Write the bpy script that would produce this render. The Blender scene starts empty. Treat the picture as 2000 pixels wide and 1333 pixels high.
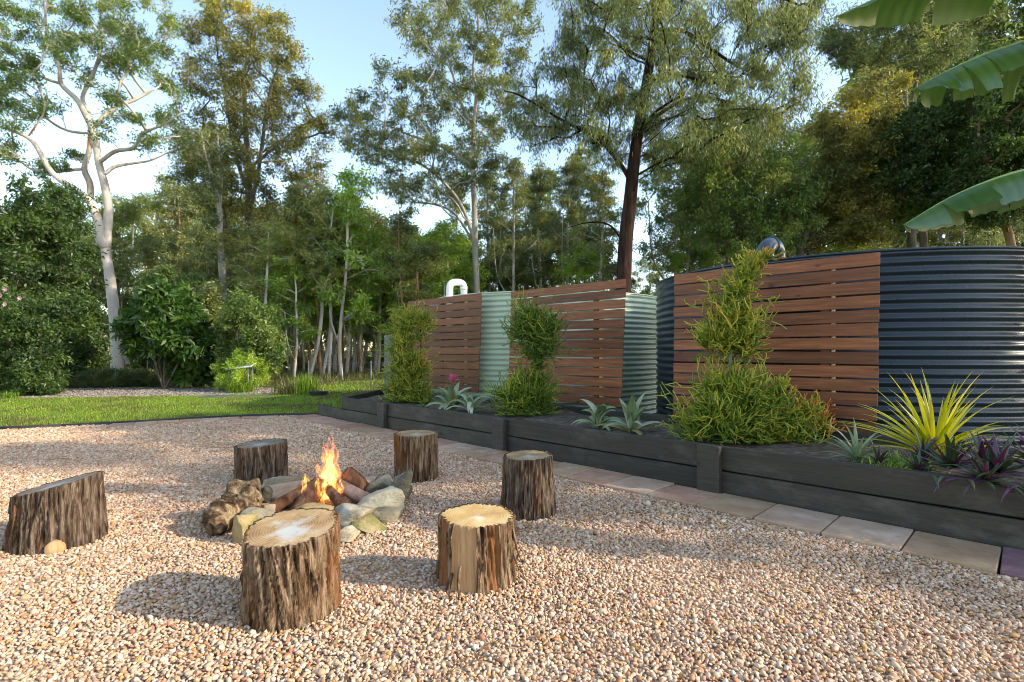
import bpy, bmesh, math, random
import numpy as np
from mathutils import Vector, Matrix, noise as mnoise

random.seed(7)
rng = np.random.default_rng(11)
scene = bpy.context.scene
C = scene.collection
PI = math.pi
R = math.radians

# ------------------------------------------------------------------ camera, sky, sun, exposure
CAM_Z = 1.25
FPX = 1034.0            # focal length in pixels of the 2000 px wide photograph
HOR = 685.0             # row of the horizon
cam_d = bpy.data.cameras.new('camera')
cam_d.sensor_width = 36.0
cam_d.lens = FPX / 2000 * 36
cam_d.shift_y = (HOR - 666.5) / 2000
cam_d.clip_start = 0.05
cam_d.clip_end = 2000
cam = bpy.data.objects.new('camera', cam_d)
cam.location = (0, 0, CAM_Z)
cam.rotation_euler = (PI / 2, 0, 0)
C.objects.link(cam)
scene.camera = cam

SUN_EL = 27.0
SUN_AZ = 102.0           # clockwise from +Y (the view direction)
world = bpy.data.worlds.new('World')
scene.world = world
world.use_nodes = True
wn = world.node_tree
sky = wn.nodes.new('ShaderNodeTexSky')
sky.sky_type = 'NISHITA'
sky.sun_disc = False
sky.sun_elevation = R(SUN_EL)
sky.sun_rotation = R(SUN_AZ)
sky.altitude = 0
sky.air_density = 1.0
sky.dust_density = 0.5
sky.ozone_density = 1.0
wn.nodes['Background'].inputs['Strength'].default_value = 0.15
wn.links.new(sky.outputs['Color'], wn.nodes['Background'].inputs['Color'])

sun_d = bpy.data.lights.new('sun', 'SUN')
sun_d.energy = 2.1
sun_d.angle = R(0.6)
sun_d.color = (1.0, 0.93, 0.82)
sun = bpy.data.objects.new('sun', sun_d)
sdir = Vector((math.sin(R(SUN_AZ)) * math.cos(R(SUN_EL)), math.cos(R(SUN_AZ)) * math.cos(R(SUN_EL)), math.sin(R(SUN_EL))))
sun.rotation_euler = sdir.to_track_quat('Z', 'Y').to_euler()
sun.location = sdir * 60
C.objects.link(sun)

scene.view_settings.view_transform = 'Standard'
scene.view_settings.look = 'None'
scene.view_settings.gamma = 1
scene.view_settings.use_curve_mapping = False
scene.view_settings.exposure = 1.72
scene.view_settings.use_white_balance = True
scene.view_settings.white_balance_temperature = 7300
scene.view_settings.white_balance_tint = 8
cy = scene.cycles
cy.max_bounces = 5
cy.diffuse_bounces = 2
cy.glossy_bounces = 2
cy.transmission_bounces = 3
cy.transparent_max_bounces = 24
cy.use_denoising = True
cy.adaptive_threshold = 0.015
cy.filter_width = 1.0
cy.sample_clamp_indirect = 6

# ------------------------------------------------------------------ helpers
def P(px, py, Y):
    """the point at distance Y that the photograph shows at pixel (px, py)"""
    return ((px - 1000) / FPX * Y, Y, CAM_Z + (HOR - py) / FPX * Y)

def G(px, py, z=0.0):
    """the point at height z that the photograph shows at pixel (px, py)"""
    Y = (CAM_Z - z) * FPX / (py - HOR)
    return ((px - 1000) / FPX * Y, Y, z)

S2 = math.sqrt(0.5)
def ND(n, d, z=0.0):
    """planter frame: d runs along the planter away to the left, n runs from the gravel to the tanks"""
    return Vector((S2 * (n - d), S2 * (n + d), z))

def tag(o, label=None, cat=None, group=None, kind=None):
    if label: o['label'] = label
    if cat: o['category'] = cat
    if group: o['group'] = group
    if kind: o['kind'] = kind
    return o

def link(name, me, parent=None, mat=None, loc=None, rot=None):
    o = bpy.data.objects.new(name, me)
    C.objects.link(o)
    if mat is not None and me is not None and not me.materials:
        me.materials.append(mat)
    if parent is not None:
        o.parent = parent
    if loc is not None: o.location = loc
    if rot is not None: o.rotation_euler = rot
    return o

def empty(name, loc=(0, 0, 0), rz=0.0):
    o = bpy.data.objects.new(name, None)
    o.empty_display_size = 0.1
    C.objects.link(o)
    o.location = loc
    o.rotation_euler = (0, 0, rz)
    return o

def np_mesh(name, V, F, smooth=True, tint=None):
    """V (n,3); F list of arrays (m,3) or (m,4)"""
    me = bpy.data.meshes.new(name)
    V = np.asarray(V, dtype=np.float32)
    if not isinstance(F, list): F = [F]
    F = [np.asarray(f, dtype=np.int32) for f in F if len(f)]
    me.vertices.add(len(V))
    me.vertices.foreach_set('co', V.ravel())
    nl = sum(f.size for f in F); nf = sum(len(f) for f in F)
    me.loops.add(nl); me.polygons.add(nf)
    me.loops.foreach_set('vertex_index', np.concatenate([f.ravel() for f in F]))
    ls = []; s = 0
    for f in F:
        k = f.shape[1]
        ls.append(s + np.arange(len(f)) * k); s += f.size
    me.polygons.foreach_set('loop_start', np.concatenate(ls).astype(np.int32))
    if smooth: me.polygons.foreach_set('use_smooth', np.ones(nf, dtype=bool))
    if tint is not None:
        a = me.attributes.new('tint', 'FLOAT', 'POINT')
        a.data.foreach_set('value', np.asarray(tint, dtype=np.float32))
    me.update()
    me.validate()
    return me

class Acc:
    """collects vertices and faces of ONE mesh"""
    def __init__(s):
        s.V = []; s.Q = []; s.T = []; s.t = []; s.n = 0
    def add(s, V, Q=None, T=None, tint=0.5):
        V = np.asarray(V, dtype=np.float64).reshape(-1, 3)
        if Q is not None and len(Q): s.Q.append(np.asarray(Q, dtype=np.int64) + s.n)
        if T is not None and len(T): s.T.append(np.asarray(T, dtype=np.int64) + s.n)
        t = np.broadcast_to(np.asarray(tint, dtype=np.float64), (len(V),))
        s.V.append(V); s.t.append(t); s.n += len(V)
    def tube(s, pts, rads, sides=6, cap=True, tint=0.5):
        pts = np.asarray(pts, dtype=np.float64); n = len(pts)
        rads = np.broadcast_to(np.asarray(rads, dtype=np.float64), (n,))
        d = np.gradient(pts, axis=0)
        d /= np.linalg.norm(d, axis=1, keepdims=True) + 1e-9
        m = d.mean(0); ref = np.array([0, 0, 1.0]) if abs(m[2]) < 0.8 * np.linalg.norm(m) + 1e-9 else np.array([1.0, 0.1, 0])
        a = np.cross(d, ref); a /= np.linalg.norm(a, axis=1, keepdims=True) + 1e-9
        b = np.cross(d, a)
        th = np.arange(sides) * 2 * PI / sides
        ring = pts[:, None, :] + rads[:, None, None] * (np.cos(th)[None, :, None] * a[:, None, :] + np.sin(th)[None, :, None] * b[:, None, :])
        V = ring.reshape(-1, 3)
        i = np.arange(n - 1)[:, None] * sides; j = np.arange(sides)[None, :]; k = (j + 1) % sides
        Q = np.stack([i + j, i + k, i + sides + k, i + sides + j], -1).reshape(-1, 4)
        T = None
        tv = np.repeat(np.broadcast_to(np.asarray(tint, dtype=np.float64), (n,)), sides)
        if cap:
            c0 = len(V); V = np.vstack([V, pts[:1], pts[-1:]])
            jj = np.arange(sides); kk = (jj + 1) % sides; e = (n - 1) * sides
            T = np.vstack([np.stack([np.full(sides, c0), kk, jj], -1), np.stack([np.full(sides, c0 + 1), e + jj, e + kk], -1)])
            tv = np.concatenate([tv, tv[:1], tv[-1:]])
        s.add(V, Q, T, tv)
    def twigs(s, A, B, r0, r1, sag=0.1, tint=0.5):
        """many thin three-sided twigs at once"""
        A = np.asarray(A); B = np.asarray(B); N = len(A)
        if N == 0: return
        M = (A + B) / 2 + rng.normal(0, sag, (N, 3)) * np.linalg.norm(B - A, axis=1, keepdims=True)
        d = B - A; d /= np.linalg.norm(d, axis=1, keepdims=True) + 1e-9
        ref = np.where(np.abs(d[:, 2:3]) < 0.8, np.array([[0, 0, 1.0]]), np.array([[1.0, 0, 0]]))
        a = np.cross(d, ref); a /= np.linalg.norm(a, axis=1, keepdims=True) + 1e-9
        b = np.cross(d, a)
        r0 = np.broadcast_to(r0, (N,)); r1 = np.broadcast_to(r1, (N,))
        rs = []
        for p, r in ((A, r0), (M, (r0 + r1) / 2), (B, r1)):
            for k in range(3):
                t = k * 2 * PI / 3
                rs.append(p + r[:, None] * (math.cos(t) * a + math.sin(t) * b))
        V = np.stack(rs, 1).reshape(-1, 3)
        base = np.arange(N)[:, None, None] * 9
        q = np.array([[l * 3 + k, l * 3 + (k + 1) % 3, l * 3 + 3 + (k + 1) % 3, l * 3 + 3 + k] for l in range(2) for k in range(3)])
        Q = (base + q[None]).reshape(-1, 4)
        s.add(V, Q, None, np.repeat(np.broadcast_to(tint, (N,)), 9))
    def leaves(s, Cn, L, W, droop=0.4, tint=0.5, flat=0.0, out=None, outw=0.0):
        """leaf blades as narrow four-cornered faces hanging from the points Cn"""
        Cn = np.asarray(Cn); N = len(Cn)
        if N == 0: return
        d = rng.normal(0, 1, (N, 3)); d /= np.linalg.norm(d, axis=1, keepdims=True)
        d[:, 2] -= droop
        if out is not None: d += out * outw
        d /= np.linalg.norm(d, axis=1, keepdims=True) + 1e-9
        u = rng.normal(0, 1, (N, 3)); u[:, 2] += flat
        w = np.cross(d, u); w /= np.linalg.norm(w, axis=1, keepdims=True) + 1e-9
        l = L * rng.uniform(0.6, 1.35, (N, 1)); h = W * rng.uniform(0.7, 1.3, (N, 1)) * 0.5
        V = np.stack([Cn, Cn + d * l * 0.42 + w * h, Cn + d * l, Cn + d * l * 0.42 - w * h], 1).reshape(-1, 3)
        Q = np.arange(N * 4).reshape(-1, 4)
        s.add(V, Q, None, np.repeat(np.broadcast_to(tint, (N,)), 4))
    def box(s, lo, hi, tint=0.5):
        x0, y0, z0 = lo; x1, y1, z1 = hi
        V = [(x0,y0,z0),(x1,y0,z0),(x1,y1,z0),(x0,y1,z0),(x0,y0,z1),(x1,y0,z1),(x1,y1,z1),(x0,y1,z1)]
        s.add(V, [(0,3,2,1),(4,5,6,7),(0,1,5,4),(1,2,6,5),(2,3,7,6),(3,0,4,7)], None, tint)
    def mesh(s, name, smooth=True, tint=True):
        F = []
        if s.Q: F.append(np.concatenate(s.Q))
        if s.T: F.append(np.concatenate(s.T))
        return np_mesh(name, np.concatenate(s.V), F, smooth, np.concatenate(s.t) if tint else None)
    def build(s, name, mat, parent=None, smooth=True, loc=None, tint=True):
        return link(name, s.mesh(name, smooth, tint), parent, mat, loc)

# ------------------------------------------------------------------ materials
def nodes_of(name):
    m = bpy.data.materials.new(name); m.use_nodes = True
    nt = m.node_tree
    return m, nt, nt.nodes, nt.links, nt.nodes['Principled BSDF']

def ramp(nd, stops):
    r = nd.new('ShaderNodeValToRGB')
    e = r.color_ramp.elements
    while len(e) > 1: e.remove(e[-1])
    e[0].position = stops[0][0]; e[0].color = (*stops[0][1], 1)
    for p, c in stops[1:]:
        k = e.new(p); k.color = (*c, 1)
    return r

def coords(nd, lk, stretch, rnd, kind='Object'):
    tc = nd.new('ShaderNodeTexCoord'); mp = nd.new('ShaderNodeMapping')
    mp.inputs['Scale'].default_value = stretch
    lk.new(tc.outputs[kind], mp.inputs['Vector'])
    if rnd:
        oi = nd.new('ShaderNodeObjectInfo'); mu = nd.new('ShaderNodeMath'); mu.operation = 'MULTIPLY'; mu.inputs[1].default_value = 57.0
        lk.new(oi.outputs['Random'], mu.inputs[0]); lk.new(mu.outputs[0], mp.inputs['Location'])
    return mp.outputs['Vector']

def ntex(nd, lk, vec, scale, detail=6, rough=0.6, dist=0.0):
    n = nd.new('ShaderNodeTexNoise')
    n.inputs['Scale'].default_value = scale; n.inputs['Detail'].default_value = detail
    n.inputs['Roughness'].default_value = rough; n.inputs['Distortion'].default_value = dist
    lk.new(vec, n.inputs['Vector'])
    return n.outputs['Fac']

def mk(name, stops, scale=5, rough=0.8, bump=0.3, bscale=20, stretch=(1, 1, 1), rnd=True, spec=0.3, detail=6, metal=0.0,
       vary=0.0, dist=0.0, bdist=0.01, over=None, coat=0.0, rough_vary=0.0):
    """procedural material: noise through a colour ramp, fine relief from a second noise;
    over = (colour, scale, threshold, softness, stretch) adds stains with a shape of their own; vary changes each object's value a little"""
    m, nt, nd, lk, b = nodes_of(name)
    vec = coords(nd, lk, stretch, rnd)
    r = ramp(nd, stops)
    f = ntex(nd, lk, vec, scale, detail, 0.62, dist)
    lk.new(f, r.inputs['Fac'])
    col = r.outputs['Color']
    if over:
        for (oc, osc, oth, osf, ost) in over:
            v2 = coords(nd, lk, ost, rnd)
            f2 = ntex(nd, lk, v2, osc, 5, 0.6)
            mr = nd.new('ShaderNodeMapRange'); mr.inputs['From Min'].default_value = oth; mr.inputs['From Max'].default_value = oth + osf
            lk.new(f2, mr.inputs['Value'])
            mx = nd.new('ShaderNodeMix'); mx.data_type = 'RGBA'
            lk.new(mr.outputs[0], mx.inputs['Factor']); lk.new(col, mx.inputs['A']); mx.inputs['B'].default_value = (*oc, 1)
            col = mx.outputs['Result']
    if vary:
        oi = nd.new('ShaderNodeObjectInfo'); mr = nd.new('ShaderNodeMapRange')
        mr.inputs['To Min'].default_value = 1 - vary; mr.inputs['To Max'].default_value = 1 + vary
        lk.new(oi.outputs['Random'], mr.inputs['Value'])
        hs = nd.new('ShaderNodeHueSaturation'); lk.new(mr.outputs[0], hs.inputs['Value']); lk.new(col, hs.inputs['Color'])
        col = hs.outputs['Color']
    lk.new(col, b.inputs['Base Color'])
    b.inputs['Roughness'].default_value = rough
    b.inputs['Specular IOR Level'].default_value = spec
    b.inputs['Metallic'].default_value = metal
    b.inputs['Coat Weight'].default_value = coat
    if rough_vary:
        mr = nd.new('ShaderNodeMapRange'); mr.inputs['To Min'].default_value = rough - rough_vary; mr.inputs['To Max'].default_value = rough + rough_vary
        lk.new(f, mr.inputs['Value']); lk.new(mr.outputs[0], b.inputs['Roughness'])
    if bump:
        bp = nd.new('ShaderNodeBump'); bp.inputs['Strength'].default_value = bump; bp.inputs['Distance'].default_value = bdist
        f3 = ntex(nd, lk, vec, bscale, 5, 0.65)
        lk.new(f3, bp.inputs['Height']); lk.new(bp.outputs[0], b.inputs['Normal'])
    return m

def leafmat(name, stops, trans=0.45, gloss=0.035, rough=0.45, attr='tint', tboost=1.3):
    m, nt, nd, lk, b = nodes_of(name)
    nd.remove(b)
    out = nd['Material Output']
    at = nd.new('ShaderNodeAttribute'); at.attribute_name = attr
    r = ramp(nd, stops); lk.new(at.outputs['Fac'], r.inputs['Fac'])
    df = nd.new('ShaderNodeBsdfDiffuse'); lk.new(r.outputs['Color'], df.inputs['Color'])
    tr = nd.new('ShaderNodeBsdfTranslucent')
    hs = nd.new('ShaderNodeHueSaturation'); hs.inputs['Value'].default_value = tboost; hs.inputs['Saturation'].default_value = 1.1
    lk.new(r.outputs['Color'], hs.inputs['Color']); lk.new(hs.outputs['Color'], tr.inputs['Color'])
    mx = nd.new('ShaderNodeMixShader'); mx.inputs[0].default_value = trans
    lk.new(df.outputs[0], mx.inputs[1]); lk.new(tr.outputs[0], mx.inputs[2])
    gl = nd.new('ShaderNodeBsdfGlossy'); gl.inputs['Roughness'].default_value = rough
    mg = nd.new('ShaderNodeMixShader'); mg.inputs[0].default_value = gloss
    lk.new(mx.outputs[0], mg.inputs[1]); lk.new(gl.outputs[0], mg.inputs[2])
    lk.new(mg.outputs[0], out.inputs['Surface'])
    return m

MAT = {}
MAT['soil'] = mk('soil', [(0.3, (0.0720, 0.0510, 0.0364)), (0.55, (0.1600, 0.1200, 0.0868)), (0.8, (0.3520, 0.2850, 0.2240))], 14, 0.95, 0.9, 45, bdist=0.03)
MAT['ground'] = mk('ground', [(0.3, (0.035, 0.04, 0.012)), (0.5, (0.075, 0.09, 0.022)), (0.72, (0.12, 0.115, 0.045))], 0.5, 0.95, 0.6, 8, bdist=0.05, rnd=False, detail=9)
MAT['lawn'] = mk('lawn', [(0.3, (0.072, 0.120, 0.014)), (0.7, (0.120, 0.180, 0.024))], 1.2, 0.95, 0.8, 60, bdist=0.02, rnd=False, detail=9)
MAT['gravel_base'] = mk('gravel_base', [(0.3, (0.16, 0.10, 0.065)), (0.5, (0.36, 0.25, 0.17)), (0.75, (0.55, 0.42, 0.30))], 55, 0.9, 0.8, 60, bdist=0.01, rnd=False, detail=3)
MAT['mulch'] = mk('mulch', [(0.3, (0.07, 0.058, 0.05)), (0.5, (0.19, 0.165, 0.15)), (0.75, (0.36, 0.32, 0.29))], 22, 0.95, 0.9, 30, bdist=0.03, rnd=False, detail=6)

def pebble_mat():
    m, nt, nd, lk, b = nodes_of('pebbles')
    oi = nd.new('ShaderNodeObjectInfo')
    r = ramp(nd, [(0.0, (0.4322, 0.2774, 0.1795)), (0.13, (0.5074, 0.3817, 0.2855)), (0.27, (0.3946, 0.2255, 0.1265)), (0.40, (0.4510, 0.3210, 0.2202)), (0.52, (0.3101, 0.1517, 0.0816)),
                  (0.62, (0.4322, 0.2774, 0.1632)), (0.72, (0.5450, 0.4509, 0.3589)), (0.80, (0.2818, 0.1127, 0.0612)), (0.86, (0.3758, 0.2167, 0.0734)), (0.92, (0.2818, 0.1863, 0.1346)), (1.0, (0.4698, 0.3295, 0.2284))])
    lk.new(oi.outputs['Random'], r.inputs['Fac'])
    tc = nd.new('ShaderNodeTexCoord')
    f = ntex(nd, lk, tc.outputs['Object'], 1.7, 4, 0.6)
    mr = nd.new('ShaderNodeMapRange'); mr.inputs['To Min'].default_value = 0.88; mr.inputs['To Max'].default_value = 1.6
    lk.new(f, mr.inputs['Value'])
    hs = nd.new('ShaderNodeHueSaturation'); hs.inputs['Saturation'].default_value = 1.0; lk.new(mr.outputs[0], hs.inputs['Value']); lk.new(r.outputs['Color'], hs.inputs['Color'])
    lk.new(hs.outputs['Color'], b.inputs['Base Color'])
    b.inputs['Roughness'].default_value = 0.62; b.inputs['Specular IOR Level'].default_value = 0.3
    return m
MAT['pebble'] = pebble_mat()

def wood_mat(name, stops, ring=9.0, rough=0.55, spec=0.35, knots=True, vary=0.25, bump=0.25, weather=None):
    """boards: grain runs along the object's x axis; sparse dark knots bend it"""
    m, nt, nd, lk, b = nodes_of(name)
    v = coords(nd, lk, (0.55, 9.0, 9.0), True)
    f1 = ntex(nd, lk, v, 3.2, 8, 0.66, 0.6)
    v2 = coords(nd, lk, (1.4, 60.0, 60.0), True)
    f2 = ntex(nd, lk, v2, 2.0, 4, 0.6)
    mx = nd.new('ShaderNodeMath'); mx.operation = 'MULTIPLY_ADD'; mx.inputs[1].default_value = 0.38; lk.new(f2, mx.inputs[0])
    sc = nd.new('ShaderNodeMath'); sc.operation = 'MULTIPLY'; sc.inputs[1].default_value = 0.66; lk.new(f1, sc.inputs[0]); lk.new(sc.outputs[0], mx.inputs[2])
    r = ramp(nd, stops); lk.new(mx.outputs[0], r.inputs['Fac'])
    col = r.outputs['Color']
    if knots:
        vk = coords(nd, lk, (2.3, 4.5, 4.5), True)
        vo = nd.new('ShaderNodeTexVoronoi'); vo.inputs['Scale'].default_value = 1.0; lk.new(vk, vo.inputs['Vector'])
        kr = nd.new('ShaderNodeMapRange'); kr.inputs['From Min'].default_value = 0.05; kr.inputs['From Max'].default_value = 0.115
        kr.inputs['To Min'].default_value = 0.28; kr.inputs['To Max'].default_value = 1.0
        lk.new(vo.outputs['Distance'], kr.inputs['Value'])
        hk = nd.new('ShaderNodeHueSaturation'); lk.new(kr.outputs[0], hk.inputs['Value']); lk.new(col, hk.inputs['Color']); col = hk.outputs['Color']
    if weather:
        vw = coords(nd, lk, (1.2, 2.5, 2.5), True)
        fw = ntex(nd, lk, vw, 2.0, 6, 0.7)
        mr = nd.new('ShaderNodeMapRange'); mr.inputs['From Min'].default_value = weather[1]; mr.inputs['From Max'].default_value = weather[1] + 0.2
        mr.inputs['To Max'].default_value = weather[2]
        lk.new(fw, mr.inputs['Value'])
        mm = nd.new('ShaderNodeMix'); mm.data_type = 'RGBA'; lk.new(mr.outputs[0], mm.inputs['Factor']); lk.new(col, mm.inputs['A']); mm.inputs['B'].default_value = (*weather[0], 1)
        col = mm.outputs['Result']
    oi = nd.new('ShaderNodeObjectInfo'); mr = nd.new('ShaderNodeMapRange'); mr.inputs['To Min'].default_value = 1 - vary; mr.inputs['To Max'].default_value = 1 + vary
    lk.new(oi.outputs['Random'], mr.inputs['Value'])
    hs = nd.new('ShaderNodeHueSaturation'); lk.new(mr.outputs[0], hs.inputs['Value']); lk.new(col, hs.inputs['Color'])
    lk.new(hs.outputs['Color'], b.inputs['Base Color'])
    b.inputs['Roughness'].default_value = rough; b.inputs['Specular IOR Level'].default_value = spec
    bp = nd.new('ShaderNodeBump'); bp.inputs['Strength'].default_value = bump; bp.inputs['Distance'].default_value = 0.004
    lk.new(mx.outputs[0], bp.inputs['Height']); lk.new(bp.outputs[0], b.inputs['Normal'])
    return m
MAT['slat'] = wood_mat('stained_slat', [(0.27, (0.0494, 0.0141, 0.0062)), (0.43, (0.1482, 0.0455, 0.0177)), (0.58, (0.2361, 0.0802, 0.0301)), (0.78, (0.4063, 0.1680, 0.0686))], vary=0.36)
MAT['batten'] = wood_mat('stained_batten', [(0.3, (0.07, 0.022, 0.010)), (0.7, (0.17, 0.058, 0.025))], knots=False)
MAT['raw_batten'] = wood_mat('raw_batten', [(0.3, (0.42, 0.30, 0.19)), (0.7, (0.58, 0.44, 0.29))], knots=False)
MAT['sleeper'] = wood_mat('dark_sleeper', [(0.25, (0.0196, 0.0160, 0.0126)), (0.5, (0.0391, 0.0330, 0.0260)), (0.8, (0.0690, 0.0570, 0.0437))], rough=0.62, spec=0.3, vary=0.2, bump=0.55, weather=((0.11, 0.095, 0.078), 0.50, 0.6))
MAT['grey_post'] = wood_mat('weathered_post', [(0.25, (0.10, 0.095, 0.085)), (0.5, (0.22, 0.21, 0.19)), (0.8, (0.34, 0.32, 0.29))], rough=0.85, knots=False, bump=0.8)
MAT['steel_dark'] = mk('dark_tank_steel', [(0.3, (0.0112, 0.0196, 0.0308)), (0.7, (0.0168, 0.0280, 0.0420))], 2, 0.28, 0.03, 30, rnd=False, spec=0.5, rough_vary=0.05, metal=0.0)
MAT['steel_green'] = mk('pale_green_tank_steel', [(0.3, (0.3816, 0.4656, 0.3311)), (0.7, (0.4558, 0.5335, 0.3870))], 1.5, 0.36, 0.03, 30, rnd=False, spec=0.5, stretch=(1, 1, 0.3), rough_vary=0.06)
MAT['pvc'] = mk('white_pvc', [(0.3, (0.70, 0.70, 0.69)), (0.7, (0.80, 0.80, 0.79))], 6, 0.35, 0.02, 30, spec=0.5)
MAT['dark_pipe'] = mk('dark_pipe', [(0.3, (0.03, 0.045, 0.06)), (0.7, (0.045, 0.062, 0.08))], 5, 0.25, 0.02, 30, spec=0.6)
MAT['edging'] = mk('dark_edging', [(0.3, (0.025, 0.025, 0.025)), (0.7, (0.05, 0.048, 0.045))], 9, 0.7, 0.3, 40)
MAT['iron'] = mk('rusty_stake', [(0.3, (0.05, 0.022, 0.014)), (0.7, (0.11, 0.045, 0.025))], 20, 0.8, 0.3, 60)
MAT['galv'] = mk('galvanised', [(0.3, (0.16, 0.165, 0.17)), (0.7, (0.26, 0.265, 0.27))], 20, 0.4, 0.1, 60, metal=0.6)
MAT['white_sheet'] = mk('white_sheet', [(0.3, (0.62, 0.65, 0.66)), (0.7, (0.76, 0.78, 0.78))], 4, 0.3, 0.05, 20, spec=0.5)
PAV = {'tan': ((0.36, 0.22, 0.125), (0.46, 0.31, 0.19)), 'pink': ((0.40, 0.215, 0.135), (0.51, 0.32, 0.215)), 'grey': ((0.44, 0.28, 0.185), (0.55, 0.385, 0.275)),
       'purple': ((0.17, 0.085, 0.095), (0.26, 0.145, 0.155)), 'brick': ((0.34, 0.165, 0.10), (0.44, 0.25, 0.16)), 'brown': ((0.13, 0.10, 0.08), (0.22, 0.175, 0.14))}
for k, (a, b_) in PAV.items():
    MAT['paver_' + k] = mk('paver_' + k, [(0.28, tuple(x * 0.75 for x in a)), (0.45, a), (0.72, b_)], 5, 0.85, 0.5, 90, bdist=0.004, vary=0.1, detail=9,
                           over=[((0.09, 0.075, 0.06), 38, 0.66, 0.05, (1, 1, 1)), ((0.55, 0.50, 0.45), 3.5, 0.62, 0.2, (1, 1, 1))])

def bark_mat(name, stops, vstretch=0.12, scale=26, bump=1.0, bdist=0.03, over=None, rough=0.9):
    return mk(name, stops, scale, rough, bump, scale * 1.6, (1, 1, vstretch), True, 0.15, 8, dist=0.35, bdist=bdist, over=over)
MAT['bark_stump'] = bark_mat('stump_bark', [(0.33, (0.018, 0.009, 0.006)), (0.43, (0.095, 0.050, 0.028)), (0.53, (0.25, 0.155, 0.092)), (0.66, (0.42, 0.31, 0.21))], 0.10, 42, 1.0, 0.04,
                             over=[((0.25, 0.085, 0.020), 3.0, 0.55, 0.12, (1, 1, 0.25))])
MAT['bark_stump_grey'] = bark_mat('stump_bark_grey', [(0.33, (0.016, 0.010, 0.007)), (0.43, (0.075, 0.046, 0.031)), (0.53, (0.17, 0.115, 0.08)), (0.66, (0.30, 0.23, 0.175))], 0.10, 42, 1.0, 0.04,
                                  over=[((0.19, 0.066, 0.018), 2.8, 0.58, 0.12, (1, 1, 0.25))])
MAT['bare_wood'] = bark_mat('bare_split_wood', [(0.3, (0.21, 0.10, 0.042)), (0.5, (0.40, 0.235, 0.115)), (0.75, (0.55, 0.37, 0.20))], 0.06, 16, 0.6, 0.012, rough=0.75)
MAT['red_wood'] = bark_mat('orange_heartwood', [(0.3, (0.08, 0.030, 0.012)), (0.5, (0.20, 0.085, 0.033)), (0.75, (0.33, 0.17, 0.075))], 0.06, 16, 0.8, 0.015, rough=0.75)
MAT['bark_gum'] = mk('smooth_gum_bark', [(0.25, (0.30, 0.235, 0.19)), (0.45, (0.46, 0.40, 0.355)), (0.7, (0.60, 0.555, 0.51))], 1.6, 0.8, 0.2, 8, (1, 1, 0.45), True, 0.2, 6, bdist=0.03,
                     over=[((0.33, 0.17, 0.085), 0.9, 0.60, 0.08, (1, 1, 0.5))])
MAT['bark_pale'] = mk('pale_bark', [(0.25, (0.17, 0.145, 0.12)), (0.5, (0.34, 0.305, 0.265)), (0.75, (0.50, 0.46, 0.41))], 3.0, 0.85, 0.4, 14, (1, 1, 0.3), True, 0.2, 6, bdist=0.03)
MAT['bark_brown'] = mk('brown_bark', [(0.25, (0.055, 0.042, 0.032)), (0.5, (0.13, 0.105, 0.082)), (0.75, (0.22, 0.185, 0.15))], 5.0, 0.9, 0.7, 22, (1, 1, 0.2), True, 0.2, 6, bdist=0.04)
MAT['bark_iron'] = mk('dark_furrowed_bark', [(0.25, (0.012, 0.007, 0.005)), (0.5, (0.040, 0.022, 0.016)), (0.75, (0.085, 0.05, 0.038))], 7.0, 0.95, 1.0, 26, (1, 1, 0.18), True, 0.1, 6, bdist=0.06)
MAT['bark_orange'] = mk('orange_brown_bark', [(0.25, (0.12, 0.065, 0.035)), (0.5, (0.26, 0.155, 0.09)), (0.75, (0.38, 0.26, 0.17))], 4.0, 0.9, 0.5, 22, (1, 1, 0.2), True, 0.2, 6, bdist=0.04)

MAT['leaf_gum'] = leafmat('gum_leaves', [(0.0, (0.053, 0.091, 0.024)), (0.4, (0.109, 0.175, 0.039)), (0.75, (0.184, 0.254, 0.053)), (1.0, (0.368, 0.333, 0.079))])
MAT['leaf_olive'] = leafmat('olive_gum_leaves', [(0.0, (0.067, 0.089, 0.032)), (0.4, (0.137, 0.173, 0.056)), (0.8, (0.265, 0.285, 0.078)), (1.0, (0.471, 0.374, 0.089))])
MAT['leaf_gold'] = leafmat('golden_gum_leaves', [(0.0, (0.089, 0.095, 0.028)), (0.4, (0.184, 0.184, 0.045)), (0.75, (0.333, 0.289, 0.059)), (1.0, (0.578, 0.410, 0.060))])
MAT['leaf_bright'] = leafmat('bright_green_leaves', [(0.0, (0.1127, 0.1920, 0.0297)), (0.5, (0.2369, 0.3726, 0.0506)), (1.0, (0.4301, 0.5416, 0.0759))], trans=0.48)
MAT['leaf_far'] = leafmat('sunny_far_leaves', [(0.0, (0.1150, 0.1437, 0.0330)), (0.5, (0.2127, 0.2415, 0.0550)), (1.0, (0.3220, 0.3105, 0.0770))], trans=0.5)  # paler leaf tone: sunlight on the far forest put into the colour
MAT['leaf_dark'] = leafmat('dark_green_leaves', [(0.0, (0.0270, 0.0481, 0.0156)), (0.5, (0.0540, 0.1027, 0.0240)), (1.0, (0.1255, 0.1976, 0.0384))], gloss=0.03)
MAT['leaf_large'] = leafmat('glossy_broad_leaves', [(0.0, (0.026, 0.063, 0.013)), (0.5, (0.051, 0.112, 0.018)), (1.0, (0.121, 0.213, 0.035))], gloss=0.04, rough=0.4)
MAT['grass'] = leafmat('grass_blades', [(0.0, (0.0864, 0.1488, 0.0160)), (0.5, (0.1644, 0.2724, 0.0230)), (0.85, (0.2724, 0.3744, 0.0390)), (1.0, (0.4680, 0.4368, 0.1170))], trans=0.35, gloss=0.03)
MAT['grass_dry'] = leafmat('dry_grass_blades', [(0.0, (0.07, 0.09, 0.02)), (0.5, (0.15, 0.16, 0.04)), (1.0, (0.28, 0.22, 0.085))], trans=0.35, gloss=0.03)
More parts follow.
